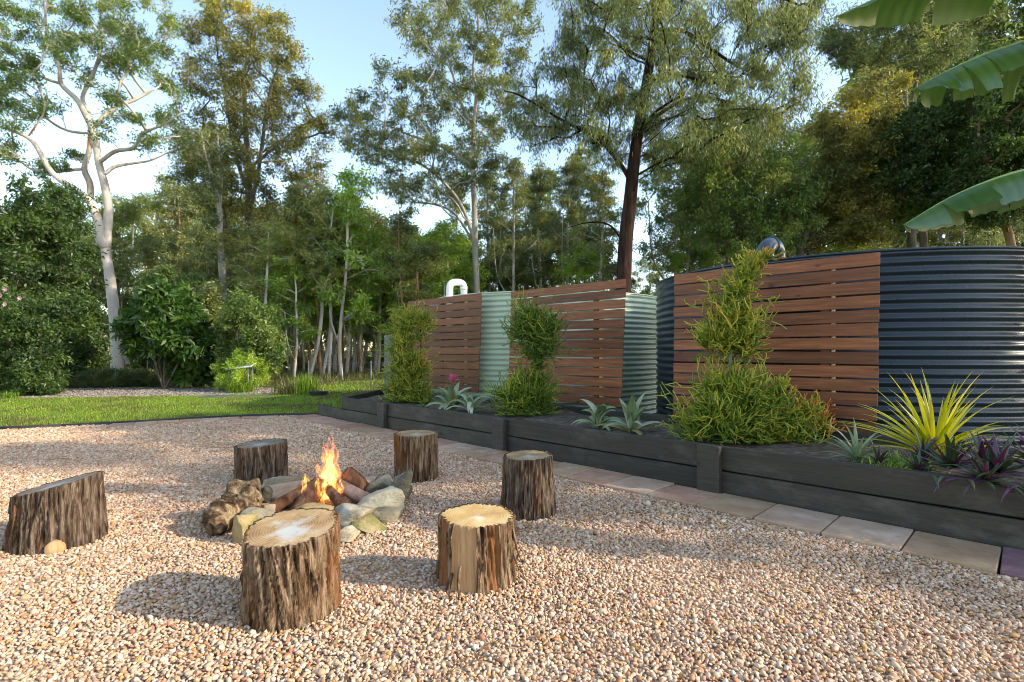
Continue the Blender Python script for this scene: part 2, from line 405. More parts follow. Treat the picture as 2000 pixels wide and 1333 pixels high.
MAT['firestick'] = leafmat('pencil_stems', [(0.0, (0.045, 0.11, 0.018)), (0.3, (0.15, 0.24, 0.026)), (0.55, (0.36, 0.40, 0.04)), (0.78, (0.56, 0.44, 0.06)), (1.0, (0.64, 0.19, 0.035))], trans=0.2, gloss=0.04)
MAT['brom_yellow'] = leafmat('yellow_blades', [(0.0, (0.2040, 0.2640, 0.0220)), (0.5, (0.4800, 0.4730, 0.0350)), (0.85, (0.6960, 0.5940, 0.0600)), (1.0, (0.6240, 0.3300, 0.0700))], trans=0.35, gloss=0.06)
MAT['brom_silver'] = leafmat('silver_green_blades', [(0.0, (0.12, 0.17, 0.06)), (0.5, (0.26, 0.32, 0.17)), (1.0, (0.46, 0.48, 0.35))], trans=0.2, gloss=0.04)
MAT['brom_olive'] = leafmat('olive_blades', [(0.0, (0.055, 0.095, 0.022)), (0.5, (0.135, 0.185, 0.05)), (1.0, (0.33, 0.27, 0.085))], trans=0.25, gloss=0.06)
MAT['brom_grey'] = leafmat('grey_green_blades', [(0.0, (0.11, 0.16, 0.075)), (0.5, (0.215, 0.28, 0.15)), (1.0, (0.36, 0.42, 0.27))], trans=0.25, gloss=0.06)
MAT['rhoeo'] = leafmat('purple_green_blades', [(0.0, (0.022, 0.036, 0.014)), (0.45, (0.055, 0.082, 0.028)), (0.6, (0.070, 0.018, 0.045)), (1.0, (0.16, 0.030, 0.085))], trans=0.2, gloss=0.08)
MAT['pink'] = leafmat('pink_petals', [(0.0, (0.62, 0.05, 0.20)), (1.0, (0.80, 0.22, 0.36))], trans=0.3)
MAT['pale_pink'] = leafmat('pale_pink_petals', [(0.0, (0.62, 0.28, 0.32)), (1.0, (0.78, 0.48, 0.50))], trans=0.3)
MAT['banana'] = leafmat('banana_blade', [(0.0, (0.0224, 0.0648, 0.0101)), (0.5, (0.0551, 0.1296, 0.0158)), (0.85, (0.1102, 0.2070, 0.0230)), (1.0, (0.2346, 0.1422, 0.0360))], trans=0.32, gloss=0.10, rough=0.35, tboost=1.2)
MAT['midrib'] = mk('banana_midrib', [(0.3, (0.16, 0.26, 0.06)), (0.7, (0.26, 0.36, 0.10))], 8, 0.45, 0.1, 30, spec=0.4)
MAT['pseudostem'] = mk('banana_stem', [(0.3, (0.10, 0.09, 0.04)), (0.7, (0.22, 0.23, 0.09))], 5, 0.6, 0.3, 20, (1, 1, 0.2))

def rock_mat(name, stops, moss=0.0):
    ov = [((0.57, 0.53, 0.45), 2.2, 0.58, 0.15, (1, 1, 1)), ((0.05, 0.045, 0.04), 9, 0.66, 0.06, (1, 1, 1))]
    if moss: ov.append(((0.17, 0.17, 0.045), 3.2, 0.62 - moss, 0.15, (1, 1, 1)))
    return mk(name, stops, 5.5, 0.9, 1.0, 30, (1, 1, 1.6), True, 0.2, 9, bdist=0.02, over=ov)
MAT['rock_grey'] = rock_mat('grey_sandstone', [(0.3, (0.1512, 0.1200, 0.0779)), (0.5, (0.2916, 0.2450, 0.1681)), (0.75, (0.4536, 0.3900, 0.2788))], 0.05)
MAT['rock_pale'] = rock_mat('pale_sandstone', [(0.3, (0.2592, 0.2000, 0.1230)), (0.5, (0.4320, 0.3650, 0.2542)), (0.75, (0.6048, 0.5350, 0.4018))], 0.02)
MAT['rock_pink'] = rock_mat('pinkish_sandstone', [(0.3, (0.2700, 0.1500, 0.0861)), (0.5, (0.4320, 0.3000, 0.2009)), (0.75, (0.5724, 0.4600, 0.3280))])
MAT['rock_moss'] = rock_mat('mossy_sandstone', [(0.3, (0.1296, 0.1050, 0.0451)), (0.5, (0.2592, 0.2100, 0.0984)), (0.75, (0.4104, 0.3400, 0.1927))], 0.12)
MAT['rock_yellow'] = rock_mat('yellow_sandstone', [(0.3, (0.2160, 0.1400, 0.0533)), (0.5, (0.3564, 0.2500, 0.1148)), (0.75, (0.4968, 0.3900, 0.2214))], 0.05)
MAT['rock_dark'] = rock_mat('dark_rock', [(0.3, (0.0594, 0.0520, 0.0377)), (0.5, (0.1296, 0.1150, 0.0820)), (0.75, (0.2484, 0.2200, 0.1640))], 0.0)
MAT['driftwood'] = mk('gnarled_wood', [(0.36, (0.014, 0.009, 0.006)), (0.46, (0.085, 0.050, 0.026)), (0.56, (0.20, 0.135, 0.075)), (0.7, (0.40, 0.32, 0.22))], 13, 0.9, 0.9, 24, (1, 1, 0.5), True, 0.15, 8, dist=0.8, bdist=0.02)
MAT['firewood'] = bark_mat('firewood', [(0.28, (0.0525, 0.0180, 0.0090)), (0.45, (0.1500, 0.0615, 0.0300)), (0.6, (0.2475, 0.1200, 0.0675)), (0.78, (0.3375, 0.2100, 0.1425))], 0.1, 22, 0.8, 0.012)
MAT['firewood_pale'] = bark_mat('firewood_pale', [(0.28, (0.12, 0.06, 0.04)), (0.45, (0.27, 0.155, 0.11)), (0.6, (0.37, 0.24, 0.185)), (0.78, (0.46, 0.34, 0.28))], 0.1, 18, 0.6, 0.01)

def cut_mat(name, stops, ring_scale=26, patch=None, dark=0.25):
    """sawn end grain: growth rings round the pith, radial checks and weathered patches"""
    m, nt, nd, lk, b = nodes_of(name)
    v = coords(nd, lk, (1, 1, 0.05), False)
    wv = nd.new('ShaderNodeTexWave'); wv.wave_type = 'RINGS'; wv.rings_direction = 'Z'
    wv.inputs['Scale'].default_value = ring_scale; wv.inputs['Distortion'].default_value = 3.5; wv.inputs['Detail'].default_value = 3; wv.inputs['Detail Scale'].default_value = 0.6
    lk.new(v, wv.inputs['Vector'])
    f = ntex(nd, lk, v, 4.5, 7, 0.65)
    ad = nd.new('ShaderNodeMath'); ad.operation = 'MULTIPLY_ADD'; ad.inputs[1].default_value = 0.09; lk.new(wv.outputs['Fac'], ad.inputs[0]); lk.new(f, ad.inputs[2])
    r = ramp(nd, stops); lk.new(ad.outputs[0], r.inputs['Fac']); col = r.outputs['Color']
    if patch:
        # weathered centre: fades with the distance from the pith
        ln = nd.new('ShaderNodeVectorMath'); ln.operation = 'LENGTH'; lk.new(v, ln.inputs[0])
        a2 = nd.new('ShaderNodeMath'); a2.operation = 'MULTIPLY_ADD'; a2.inputs[1].default_value = -2.0 * patch[1]; lk.new(ln.outputs['Value'], a2.inputs[0]); lk.new(f, a2.inputs[2])
        mr = nd.new('ShaderNodeMapRange'); mr.inputs['From Min'].default_value = patch[2]; mr.inputs['From Max'].default_value = patch[2] + 0.16; lk.new(a2.outputs[0], mr.inputs['Value'])
        mx = nd.new('ShaderNodeMix'); mx.data_type = 'RGBA'; lk.new(mr.outputs[0], mx.inputs['Factor']); lk.new(col, mx.inputs['A']); mx.inputs['B'].default_value = (*patch[0], 1)
        col = mx.outputs['Result']
    v3 = coords(nd, lk, (9, 2.2, 1), False)
    f3 = ntex(nd, lk, v3, 6, 5, 0.7)
    m3 = nd.new('ShaderNodeMapRange'); m3.inputs['From Min'].default_value = 0.30; m3.inputs['From Max'].default_value = 0.42; m3.inputs['To Min'].default_value = 1 - dark * 2; m3.inputs['To Max'].default_value = 1.0
    lk.new(f3, m3.inputs['Value'])
    hs = nd.new('ShaderNodeHueSaturation'); lk.new(m3.outputs[0], hs.inputs['Value']); lk.new(col, hs.inputs['Color'])
    lk.new(hs.outputs['Color'], b.inputs['Base Color'])
    b.inputs['Roughness'].default_value = 0.8; b.inputs['Specular IOR Level'].default_value = 0.2
    bp = nd.new('ShaderNodeBump'); bp.inputs['Strength'].default_value = 0.5; bp.inputs['Distance'].default_value = 0.006
    lk.new(ad.outputs[0], bp.inputs['Height']); lk.new(bp.outputs[0], b.inputs['Normal'])
    return m
MAT['cut_silver'] = cut_mat('cut_weathered_silver', [(0.3, (0.16, 0.085, 0.035)), (0.5, (0.33, 0.20, 0.095)), (0.7, (0.47, 0.33, 0.18))], 24, ((0.44, 0.425, 0.39), 1.0, 0.26), 0.25)
MAT['cut_honey'] = cut_mat('cut_fresh_honey', [(0.3, (0.30, 0.165, 0.06)), (0.5, (0.46, 0.29, 0.115)), (0.75, (0.60, 0.45, 0.24))], 22, ((0.62, 0.57, 0.47), 1.6, 0.34), 0.12)
MAT['cut_brown'] = cut_mat('cut_brown', [(0.3, (0.13, 0.075, 0.035)), (0.5, (0.29, 0.185, 0.095)), (0.75, (0.42, 0.30, 0.17))], 26, ((0.40, 0.37, 0.32), 1.4, 0.30), 0.25)
MAT['cut_grey'] = cut_mat('cut_grey', [(0.3, (0.075, 0.055, 0.038)), (0.5, (0.16, 0.125, 0.092)), (0.75, (0.25, 0.21, 0.165))], 26, ((0.28, 0.27, 0.255), 1.2, 0.25), 0.3)

def flame_mat():
    """thin burning gas: gives off light and lets the background through; hotter and paler low in the fire"""
    m, nt, nd, lk, b = nodes_of('flame')
    nd.remove(b); out = nd['Material Output']
    at = nd.new('ShaderNodeAttribute'); at.attribute_name = 'tint'
    r = ramp(nd, [(0.0, (1.0, 0.30, 0.045)), (0.25, (1.0, 0.42, 0.085)), (0.6, (1.0, 0.26, 0.055)), (1.0, (1.0, 0.15, 0.06))])
    lk.new(at.outputs['Fac'], r.inputs['Fac'])
    tc = nd.new('ShaderNodeTexCoord'); mp = nd.new('ShaderNodeMapping'); mp.inputs['Scale'].default_value = (1, 1, 0.4); lk.new(tc.outputs['Object'], mp.inputs['Vector'])
    f = ntex(nd, lk, mp.outputs['Vector'], 26, 3, 0.6, 0.8)
    mr = nd.new('ShaderNodeMapRange'); mr.inputs['From Min'].default_value = 0.44; mr.inputs['From Max'].default_value = 0.70; lk.new(f, mr.inputs['Value'])
    fd = nd.new('ShaderNodeMapRange'); fd.inputs['From Min'].default_value = 0.0; fd.inputs['From Max'].default_value = 1.0
    fd.inputs['To Min'].default_value = 0.50; fd.inputs['To Max'].default_value = 0.15; lk.new(at.outputs['Fac'], fd.inputs['Value'])
    mu = nd.new('ShaderNodeMath'); mu.operation = 'MULTIPLY'; lk.new(mr.outputs[0], mu.inputs[0]); lk.new(fd.outputs[0], mu.inputs[1])
    em = nd.new('ShaderNodeEmission'); lk.new(r.outputs['Color'], em.inputs['Color']); lk.new(mu.outputs[0], em.inputs['Strength'])
    tr = nd.new('ShaderNodeBsdfTransparent'); ad = nd.new('ShaderNodeAddShader')
    lk.new(em.outputs[0], ad.inputs[0]); lk.new(tr.outputs[0], ad.inputs[1]); lk.new(ad.outputs[0], out.inputs['Surface'])
    return m
MAT['flame'] = flame_mat()

# ------------------------------------------------------------------ scatter (stuff): instances on points through geometry nodes
def scatter(name, pts, rot, scl, idx, sources, parent=None):
    me = bpy.data.meshes.new(name)
    me.vertices.add(len(pts)); me.vertices.foreach_set('co', np.asarray(pts, dtype=np.float32).ravel())
    for an, dt, arr in (('rot', 'FLOAT_VECTOR', rot), ('scl', 'FLOAT_VECTOR', scl)):
        a = me.attributes.new(an, dt, 'POINT'); a.data.foreach_set('vector', np.asarray(arr, dtype=np.float32).ravel())
    a = me.attributes.new('idx', 'INT', 'POINT'); a.data.foreach_set('value', np.asarray(idx, dtype=np.int32))
    o = link(name, me, parent)
    col = bpy.data.collections.new(name + '_sources')
    for s_ in sources: col.objects.link(s_)
    ng = bpy.data.node_groups.new(name + '_scatter', 'GeometryNodeTree')
    ng.interface.new_socket('Geometry', in_out='INPUT', socket_type='NodeSocketGeometry')
    ng.interface.new_socket('Geometry', in_out='OUTPUT', socket_type='NodeSocketGeometry')
    nd, lk = ng.nodes, ng.links
    gi = nd.new('NodeGroupInput'); go = nd.new('NodeGroupOutput'); ip = nd.new('GeometryNodeInstanceOnPoints'); ci = nd.new('GeometryNodeCollectionInfo')
    ci.inputs['Collection'].default_value = col; ci.inputs['Separate Children'].default_value = True; ci.inputs['Reset Children'].default_value = True
    lk.new(gi.outputs[0], ip.inputs['Points']); lk.new(ci.outputs[0], ip.inputs['Instance']); ip.inputs['Pick Instance'].default_value = True
    for an, dt, so in (('rot', 'FLOAT_VECTOR', 'Rotation'), ('scl', 'FLOAT_VECTOR', 'Scale'), ('idx', 'INT', 'Instance Index')):
        na = nd.new('GeometryNodeInputNamedAttribute'); na.data_type = dt; na.inputs['Name'].default_value = an
        lk.new(na.outputs['Attribute'], ip.inputs[so])
    lk.new(ip.outputs[0], go.inputs[0])
    md = o.modifiers.new('scatter', 'NODES'); md.node_group = ng
    return o

def in_poly(xy, poly):
    x, y = xy[:, 0], xy[:, 1]; c = np.zeros(len(xy), bool); n = len(poly)
    for i in range(n):
        x0, y0 = poly[i]; x1, y1 = poly[(i + 1) % n]
        m = ((y0 > y) != (y1 > y))
        with np.errstate(divide='ignore', invalid='ignore'):
            c ^= m & (x < (x1 - x0) * (y - y0) / ((y1 - y0) if y1 != y0 else 1e-9) + x0)
    return c

def jgrid(x0, x1, y0, y1, s):
    gx, gy = np.meshgrid(np.arange(x0, x1, s), np.arange(y0, y1, s))
    p = np.stack([gx.ravel(), gy.ravel()], -1)
    return p + rng.uniform(-0.5, 0.5, p.shape) * s

def flat_poly(name, poly, z, mat, kind='structure', thick=None):
    bm = bmesh.new()
    f = bm.faces.new([bm.verts.new((x, y, z)) for x, y in poly])
    if f.normal.z < 0: f.normal_flip()
    bm.normal_update()
    bmesh.ops.triangulate(bm, faces=bm.faces[:])
    me = bpy.data.meshes.new(name); bm.to_mesh(me); bm.free()
    return tag(link(name, me, None, mat), kind=kind)

# ================================================================== THE SETTING
# ground sheet to the horizon
n_ = 60
gx = np.concatenate([-np.geomspace(900, 2, 30), np.geomspace(2, 900, 30)]); gy = np.concatenate([[-300, -60, -20], np.linspace(-8, 60, 34), np.geomspace(70, 1200, 16)])
X, Y = np.meshgrid(gx, gy); Z = np.full(X.shape, -0.03)
V = np.stack([X, Y, Z], -1).reshape(-1, 3); w = len(gx); h = len(gy)
ii = (np.arange(h - 1)[:, None] * w + np.arange(w - 1)[None, :]).ravel()
tag(link('ground', np_mesh('ground', V, np.stack([ii, ii + 1, ii + w + 1, ii + w], -1)), None, MAT['ground']), kind='structure')

# the gravel court: its far edge is an arc of pavers, its right edge runs along the planter
ARC_C = np.array([-7.3, 3.7]); 
def arc_pts(r, a0, a1, n):
    return [(ARC_C[0] + r * math.cos(R(a)), ARC_C[1] + r * math.sin(R(a))) for a in np.linspace(a0, a1, n)]
# edge points measured on the ground
edge = [(-16.0, 7.1), (-11.5, 7.6), (-8.06, 8.25), (-7.3, 8.52), (-6.64, 8.85), (-6.0, 9.22), (-5.45, 9.55), (-4.85, 9.83), (-4.2, 10.02)]
GN = 3.98               # outer edge of the pavers along the planter
c1 = ND(GN, 9.86); c2 = ND(GN, -6.0)
gravel_poly = edge + [(c1.x, c1.y), (c2.x, c2.y), (c2.x - 3, -4), (-16, -4)]
flat_poly('gravel_bed', gravel_poly, 0.0, MAT['gravel_base'])

def pebble_source(k):
    bm = bmesh.new(); bmesh.ops.create_icosphere(bm, subdivisions=2 if k < 2 else 1, radius=1.0)
    rr = random.Random(k)
    pl = [Vector((rr.gauss(0, 1), rr.gauss(0, 1), rr.gauss(0, 1))).normalized() for _ in range(5)]
    for v in bm.verts:
        for q in pl:
            t = v.co.dot(q)
            if t > 0.72: v.co -= q * (t - 0.72) * 0.85
        v.co *= 1 + 0.16 * mnoise.noise(v.co * 1.3 + Vector((k * 7.1, 0, 0)))
    me = bpy.data.meshes.new('pebble'); bm.to_mesh(me); bm.free()
    for p in me.polygons: p.use_smooth = True
    me.materials.append(MAT['pebble'])
    return bpy.data.objects.new('pebble', me)
peb = [pebble_source(k) for k in range(6)]
zones = [(1.2, 3.6, 0.0150, 0.0094), (3.6, 6.4, 0.0180, 0.0110), (6.4, 10.4, 0.0255, 0.0152)]
PP, RR, SS = [], [], []
for y0, y1, sp, rad in zones:
    p = jgrid(-1.08 * y1 - 1.2, min(1.08 * y1 + 1.0, 5.2), y0, y1, sp)
    p = p[(np.abs(p[:, 0]) < 1.06 * p[:, 1] + 1.2) & in_poly(p, gravel_poly)]
    N = len(p)
    zz = rng.uniform(0.0, 0.0115, N) * (rad / 0.0094) + 0.006 * np.sin(p[:, 0] * 3.1 + 1.3) * np.sin(p[:, 1] * 2.7)
    PP.append(np.column_stack([p, zz])); RR.append(rng.uniform(0, 2 * PI, (N, 3)) * np.array([0.12, 0.12, 1.0]) + rng.normal(0, 0.3, (N, 3)) * np.array([1, 1, 0]))
    s0 = rad * np.exp(rng.normal(0, 0.25, (N, 1))); SS.append(s0 * np.column_stack([rng.uniform(0.95, 1.45, N), rng.uniform(0.75, 1.05, N), rng.uniform(0.5, 0.8, N)]))
PP = np.concatenate(PP); RR = np.concatenate(RR); SS = np.concatenate(SS)
tag(scatter('gravel', PP, RR, SS, rng.integers(0, 6, len(PP)), peb), 'cream, tan and rust coloured pebble gravel covering the court', 'gravel', kind='stuff')

# lawn behind the court, a mulch bed behind the lawn
lawn_poly = [(-40, 5.6), (-16.0, 7.2)] + [(x, y + 0.09) for x, y in edge[1:]] + [(-3.4, 10.35), (-3.0, 11.2), (-1.8, 12.4), (0, 16), (3, 26), (-2, 30), (-7, 19), (-5.5, 15.2), (-8.0, 14.6), (-12.5, 13.7), (-40, 12.6)]
flat_poly('lawn', lawn_poly, -0.004, MAT['lawn'])
mulch_poly = [(-40, 12.6), (-12.5, 13.7), (-8.0, 14.6), (-6.2, 15.1), (-6.6, 16.4), (-9, 18.2), (-13, 17.6), (-17, 16.2), (-40, 16)]
flat_poly('mulch_bed', mulch_poly, -0.012, MAT['mulch'])
bm = bmesh.new(); bmesh.ops.create_cube(bm, size=1.0)
me = bpy.data.meshes.new('chip'); bm.to_mesh(me); bm.free()
me.materials.append(mk('mulch_chip', [(0.2, (0.09, 0.07, 0.058)), (0.8, (0.36, 0.31, 0.27))], 0.7, 0.95, 0, vary=0.5))
chip = bpy.data.objects.new('chip', me)
p = jgrid(-17, -5.6, 12.8, 18.3, 0.055); p = p[in_poly(p, mulch_poly)]
N = len(p)
tag(scatter('mulch', np.column_stack([p, rng.uniform(-0.01, 0.015, N)]), rng.uniform(-0.6, 0.6, (N, 3)) + np.column_stack([np.zeros(N), np.zeros(N), rng.uniform(0, PI, N)]),
    np.column_stack([rng.uniform(0.04, 0.10, N), rng.uniform(0.015, 0.035, N), rng.uniform(0.008, 0.018, N)]), np.zeros(N), [chip]), 'grey brown wood chip mulch behind the lawn', 'mulch', kind='stuff')

def tuft_source(seed, nb, hgt, spread, wid, mat):
    r_ = np.random.default_rng(seed); A = Acc()
    for k in range(nb):
        a = r_.uniform(0, 2 * PI); b0 = np.array([r_.normal(0, spread * 0.5), r_.normal(0, spread * 0.5), 0])
        h_ = hgt * r_.uniform(0.6, 1.2); l = h_ * r_.uniform(0.15, 0.9)
        d = np.array([math.cos(a), math.sin(a), 0]); s_ = np.array([-d[1], d[0], 0]) * wid * r_.uniform(0.7, 1.2)
        m_ = b0 + d * l * 0.35 + np.array([0, 0, h_ * 0.6]); t_ = b0 + d * l + np.array([0, 0, h_ * (1.0 if l < h_ * 0.5 else 0.8)])
        A.add([b0 - s_, b0 + s_, m_ + s_ * 0.8, m_ - s_ * 0.8, t_], [(0, 1, 2, 3)], [(3, 2, 4)], r_.uniform(0, 1))
    me = A.mesh('tuft'); me.materials.append(mat)
    return bpy.data.objects.new('tuft', me)
tufts = [tuft_source(k, 13, 0.05, 0.05, 0.0035, MAT['grass']) for k in range(4)]
p1 = jgrid(-17, -3.0, 7.2, 15.2, 0.075); p1 = p1[in_poly(p1, lawn_poly) & (p1[:, 0] > -1.08 * p1[:, 1] - 1.2)]
p2 = jgrid(-9, 3, 10.2, 29, 0.15); p2 = p2[in_poly(p2, lawn_poly) & ((p2[:, 1] > 15.0) | (p2[:, 0] > -3.2))]
def lay(p, s0, tilt=0.15):
    N = len(p)
    return np.column_stack([p, np.zeros(N)]), np.column_stack([rng.normal(0, tilt, N), rng.normal(0, tilt, N), rng.uniform(0, 2 * PI, N)]), (s0 * rng.uniform(0.7, 1.3, (N, 1))) * np.ones((1, 3))
a1 = lay(p1, 1.0); a2 = lay(p2, 1.7)
PP = np.concatenate([a1[0], a2[0]]); RR = np.concatenate([a1[1], a2[1]]); SS = np.concatenate([a1[2], a2[2]])
pn = np.array([mnoise.noise(Vector((a * 0.55, b * 0.9, 2))) + 0.5 * mnoise.noise(Vector((a * 2.1, b * 2.6, 5))) for a, b in PP[:, :2]])
gi_ = np.where(pn + rng.normal(0, 0.22, len(PP)) > 0.28, rng.integers(4, 6, len(PP)), rng.integers(0, 4, len(PP)))
SS *= (1 + 0.45 * pn)[:, None]
tufts += [tuft_source(40 + k, 13, 0.05, 0.05, 0.0035, MAT['grass_dry']) for k in range(2)]
tag(scatter('lawn_grass', PP, RR, SS, gi_, tufts), 'short mown green lawn grass behind the gravel court', 'grass', kind='stuff')
tufts2 = [tuft_source(20 + k, 16, 0.34, 0.22, 0.008, MAT['grass_dry']) for k in range(3)]
p3 = jgrid(-34, 40, 16.5, 48, 0.42)
p3 = p3[~in_poly(p3, lawn_poly) & ~in_poly(p3, mulch_poly) & (np.abs(p3[:, 0]) < p3[:, 1] * 1.05 + 2) & (p3[:, 1] > 17.5 - 0.1 * p3[:, 0])]
a3 = lay(p3, 1.0, 0.2)
tag(scatter('bush_grass', a3[0], a3[1], a3[2] * (0.7 + 0.5 * rng.random((len(p3), 1))), rng.integers(0, 3, len(p3)), tufts2), 'long sunlit grass on the forest floor beyond the fence', 'grass', kind='stuff')
# ================================================================== BUILT THINGS
def bev_box(name, sx, sy, sz, bev=0.006, wob=0.0, segs=1, cuts=0):
    bm = bmesh.new(); bmesh.ops.create_cube(bm, size=1.0)
    for v in bm.verts: v.co = Vector((v.co.x * sx, v.co.y * sy, v.co.z * sz))
    if cuts:
        es = [e for e in bm.edges if abs((e.verts[0].co - e.verts[1].co).x) > sx * 0.9]
        bmesh.ops.subdivide_edges(bm, edges=es, cuts=cuts, use_grid_fill=True)
    if bev: bmesh.ops.bevel(bm, geom=[e for e in bm.edges if len(e.link_faces) == 2 and e.calc_face_angle() > 0.5], offset=bev, segments=segs, affect='EDGES', clamp_overlap=True)
    if wob:
        o_ = Vector((random.uniform(0, 99), random.uniform(0, 99), 0))
        for v in bm.verts:
            v.co += Vector((0, 0.7 * wob * mnoise.noise(v.co * 1.3 + o_), wob * mnoise.noise(v.co * 1.7 + o_ * 1.3)))
    me = bpy.data.meshes.new(name); bm.to_mesh(me); bm.free()
    return me

def plank(name, p0, p1, th, z0, z1, mat, parent, bev=0.006, wob=0.004, roll=0.0, side=1):
    """a board from p0 to p1 (ground plan), thickness th to the left (side=1) or right of that line"""
    p0 = Vector(p0[:2]); p1 = Vector(p1[:2]); d = p1 - p0; L = d.length; d.normalize(); nrm = Vector((-d.y, d.x)) * side
    c = (p0 + p1) / 2 + nrm * th / 2
    me = bev_box(name, L, th, z1 - z0, bev, wob, 1, max(0, int(L / 0.5)))
    pl = parent.location if parent is not None else Vector((0, 0, 0))
    return link(name, me, parent, mat, Vector((c.x, c.y, (z0 + z1) / 2)) - pl, (0, roll, math.atan2(d.y, d.x)))

# ---- pavers
pe = empty('paver_edging', ND(4.2, 4, 0)); tag(pe, 'row of sandstone coloured pavers edging the gravel court', 'paving', kind='structure')
cols = ['purple', 'tan', 'grey', 'grey', 'tan', 'pink', 'grey', 'pink', 'tan', 'pink', 'pink', 'tan', 'grey', 'pink', 'pink', 'tan', 'pink', 'tan', 'brick', 'pink', 'pink', 'pink', 'brick']
d0 = 0.17 - 0.44 * 3
k = -3
while d0 < 9.75:
    d1 = min(d0 + 0.44, 9.8)
    ckey = cols[k + 1] if 0 <= k + 1 < len(cols) else random.choice(['pink', 'tan', 'grey'])
    me = bev_box('paver', d1 - d0 - 0.010, 0.50, 0.05, 0.005, 0.002)
    c = ND(GN + 0.25 + random.uniform(-0.008, 0.008), (d0 + d1) / 2, 0.008 + random.uniform(-0.004, 0.004))
    o = link('paver', me, pe, MAT['paver_' + ckey], c - pe.location, (random.gauss(0, 0.008), random.gauss(0, 0.008), R(135) + random.gauss(0, 0.006)))
    d0 += 0.44; k += 1
# the curved row in front of the lawn
arc = [(-4.35, 9.78), (-4.95, 9.62), (-5.5, 9.35), (-6.05, 9.02), (-6.6, 8.70)]
cc = ['grey', 'brick', 'pink', 'grey', 'pink', 'tan', 'grey', 'pink']
q = [np.array(a) for a in arc]
seg = []
for a, b in zip(q[:-1], q[1:]): seg += [(a, (a + b) / 2), ((a + b) / 2, b)]
for i, (a, b) in enumerate(seg):
    d = b - a; L = np.linalg.norm(d)
    me = bev_box('paver', L - 0.012, 0.36, 0.05, 0.005, 0.002)
    link('paver', me, pe, MAT['paver_' + cc[i % len(cc)]], Vector(((a[0] + b[0]) / 2, (a[1] + b[1]) / 2, 0.006)) - pe.location, (0, 0, math.atan2(d[1], d[0])))
me = bev_box('paver', 0.62, 0.42, 0.05, 0.005, 0.002)
link('paver', me, pe, MAT['paver_grey'], Vector((-3.95, 9.72, 0.003)) - pe.location, (0, 0, R(160)))

# dark steel strip between gravel and lawn
A = Acc()
pts = np.array([(x, y + 0.06, 0) for x, y in [(-16, 7.1), (-11.5, 7.6), (-8.06, 8.25), (-7.3, 8.52), (-6.64, 8.85), (-6.05, 9.24), (-5.5, 9.58), (-4.9, 9.85), (-4.3, 10.02), (-3.6, 10.12)]])
for a, b in zip(pts[:-1], pts[1:]):
    t = (b - a) / np.linalg.norm(b - a); nn = np.array([-t[1], t[0], 0]) * 0.03
    A.add([a - nn, b - nn, b + nn, a + nn, a - nn + [0, 0, .055], b - nn + [0, 0, .055], b + nn + [0, 0, .055], a + nn + [0, 0, .055]],
          [(0, 1, 5, 4), (1, 2, 6, 5), (2, 3, 7, 6), (3, 0, 4, 7), (4, 5, 6, 7)])
tag(A.build('garden_edging', MAT['edging'], None, False), 'low dark edging strip between the gravel and the lawn', 'edging')

# ---- raised planter
PF = 4.52
pr = empty('raised_planter', ND(PF, 4.5, 0)); tag(pr, 'long raised planter of black stained sleepers below the slatted screens', 'planter')
JO = [9.77, 7.40, 4.70, 2.05, -1.0, -4.0]
JU = [8.82, 7.40, 4.70, 2.05, -1.0, -4.0]
for a, b in zip(JO[:-1], JO[1:]): plank('sleeper', ND(PF, a - 0.003), ND(PF, b + 0.003), 0.075, -0.02, 0.203, MAT['sleeper'], pr, 0.007, 0.006)
for a, b in zip(JU[:-1], JU[1:]): plank('sleeper', ND(PF, a - 0.003), ND(PF, b + 0.003), 0.075, 0.213, 0.415, MAT['sleeper'], pr, 0.007, 0.006)
for d in (7.40, 4.70, 2.05, -1.0):
    plank('post', ND(PF - 0.074, d + 0.10), ND(PF - 0.074, d - 0.10), 0.07, -0.02, 0.424, MAT['sleeper'], pr, 0.008, 0.003)
plank('sleeper', ND(PF + 0.078, 8.80), ND(6.28, 10.16), 0.075, 0.213, 0.415, MAT['sleeper'], pr, 0.007, 0.004)
plank('sleeper', ND(PF + 0.078, 8.83), ND(6.28, 10.17), 0.075, -0.02, 0.203, MAT['sleeper'], pr, 0.007, 0.004, side=-1)
plank('sleeper', ND(PF + 0.078, 9.72), ND(5.3, 10.3), 0.075, -0.02, 0.203, MAT['sleeper'], pr, 0.007, 0.004)
JB = [10.1, 7.3, 4.6, 2.0, -0.8, -4.0]
for a, b in zip(JB[:-1], JB[1:]):
    plank('sleeper', ND(6.16, a - 0.003), ND(6.16, b + 0.003), 0.06, 0.213, 0.422, MAT['sleeper'], pr, 0.007, 0.006)
    plank('sleeper', ND(6.16, a - 0.003), ND(6.16, b + 0.003), 0.06, -0.02, 0.203, MAT['sleeper'], pr, 0.007, 0.006)
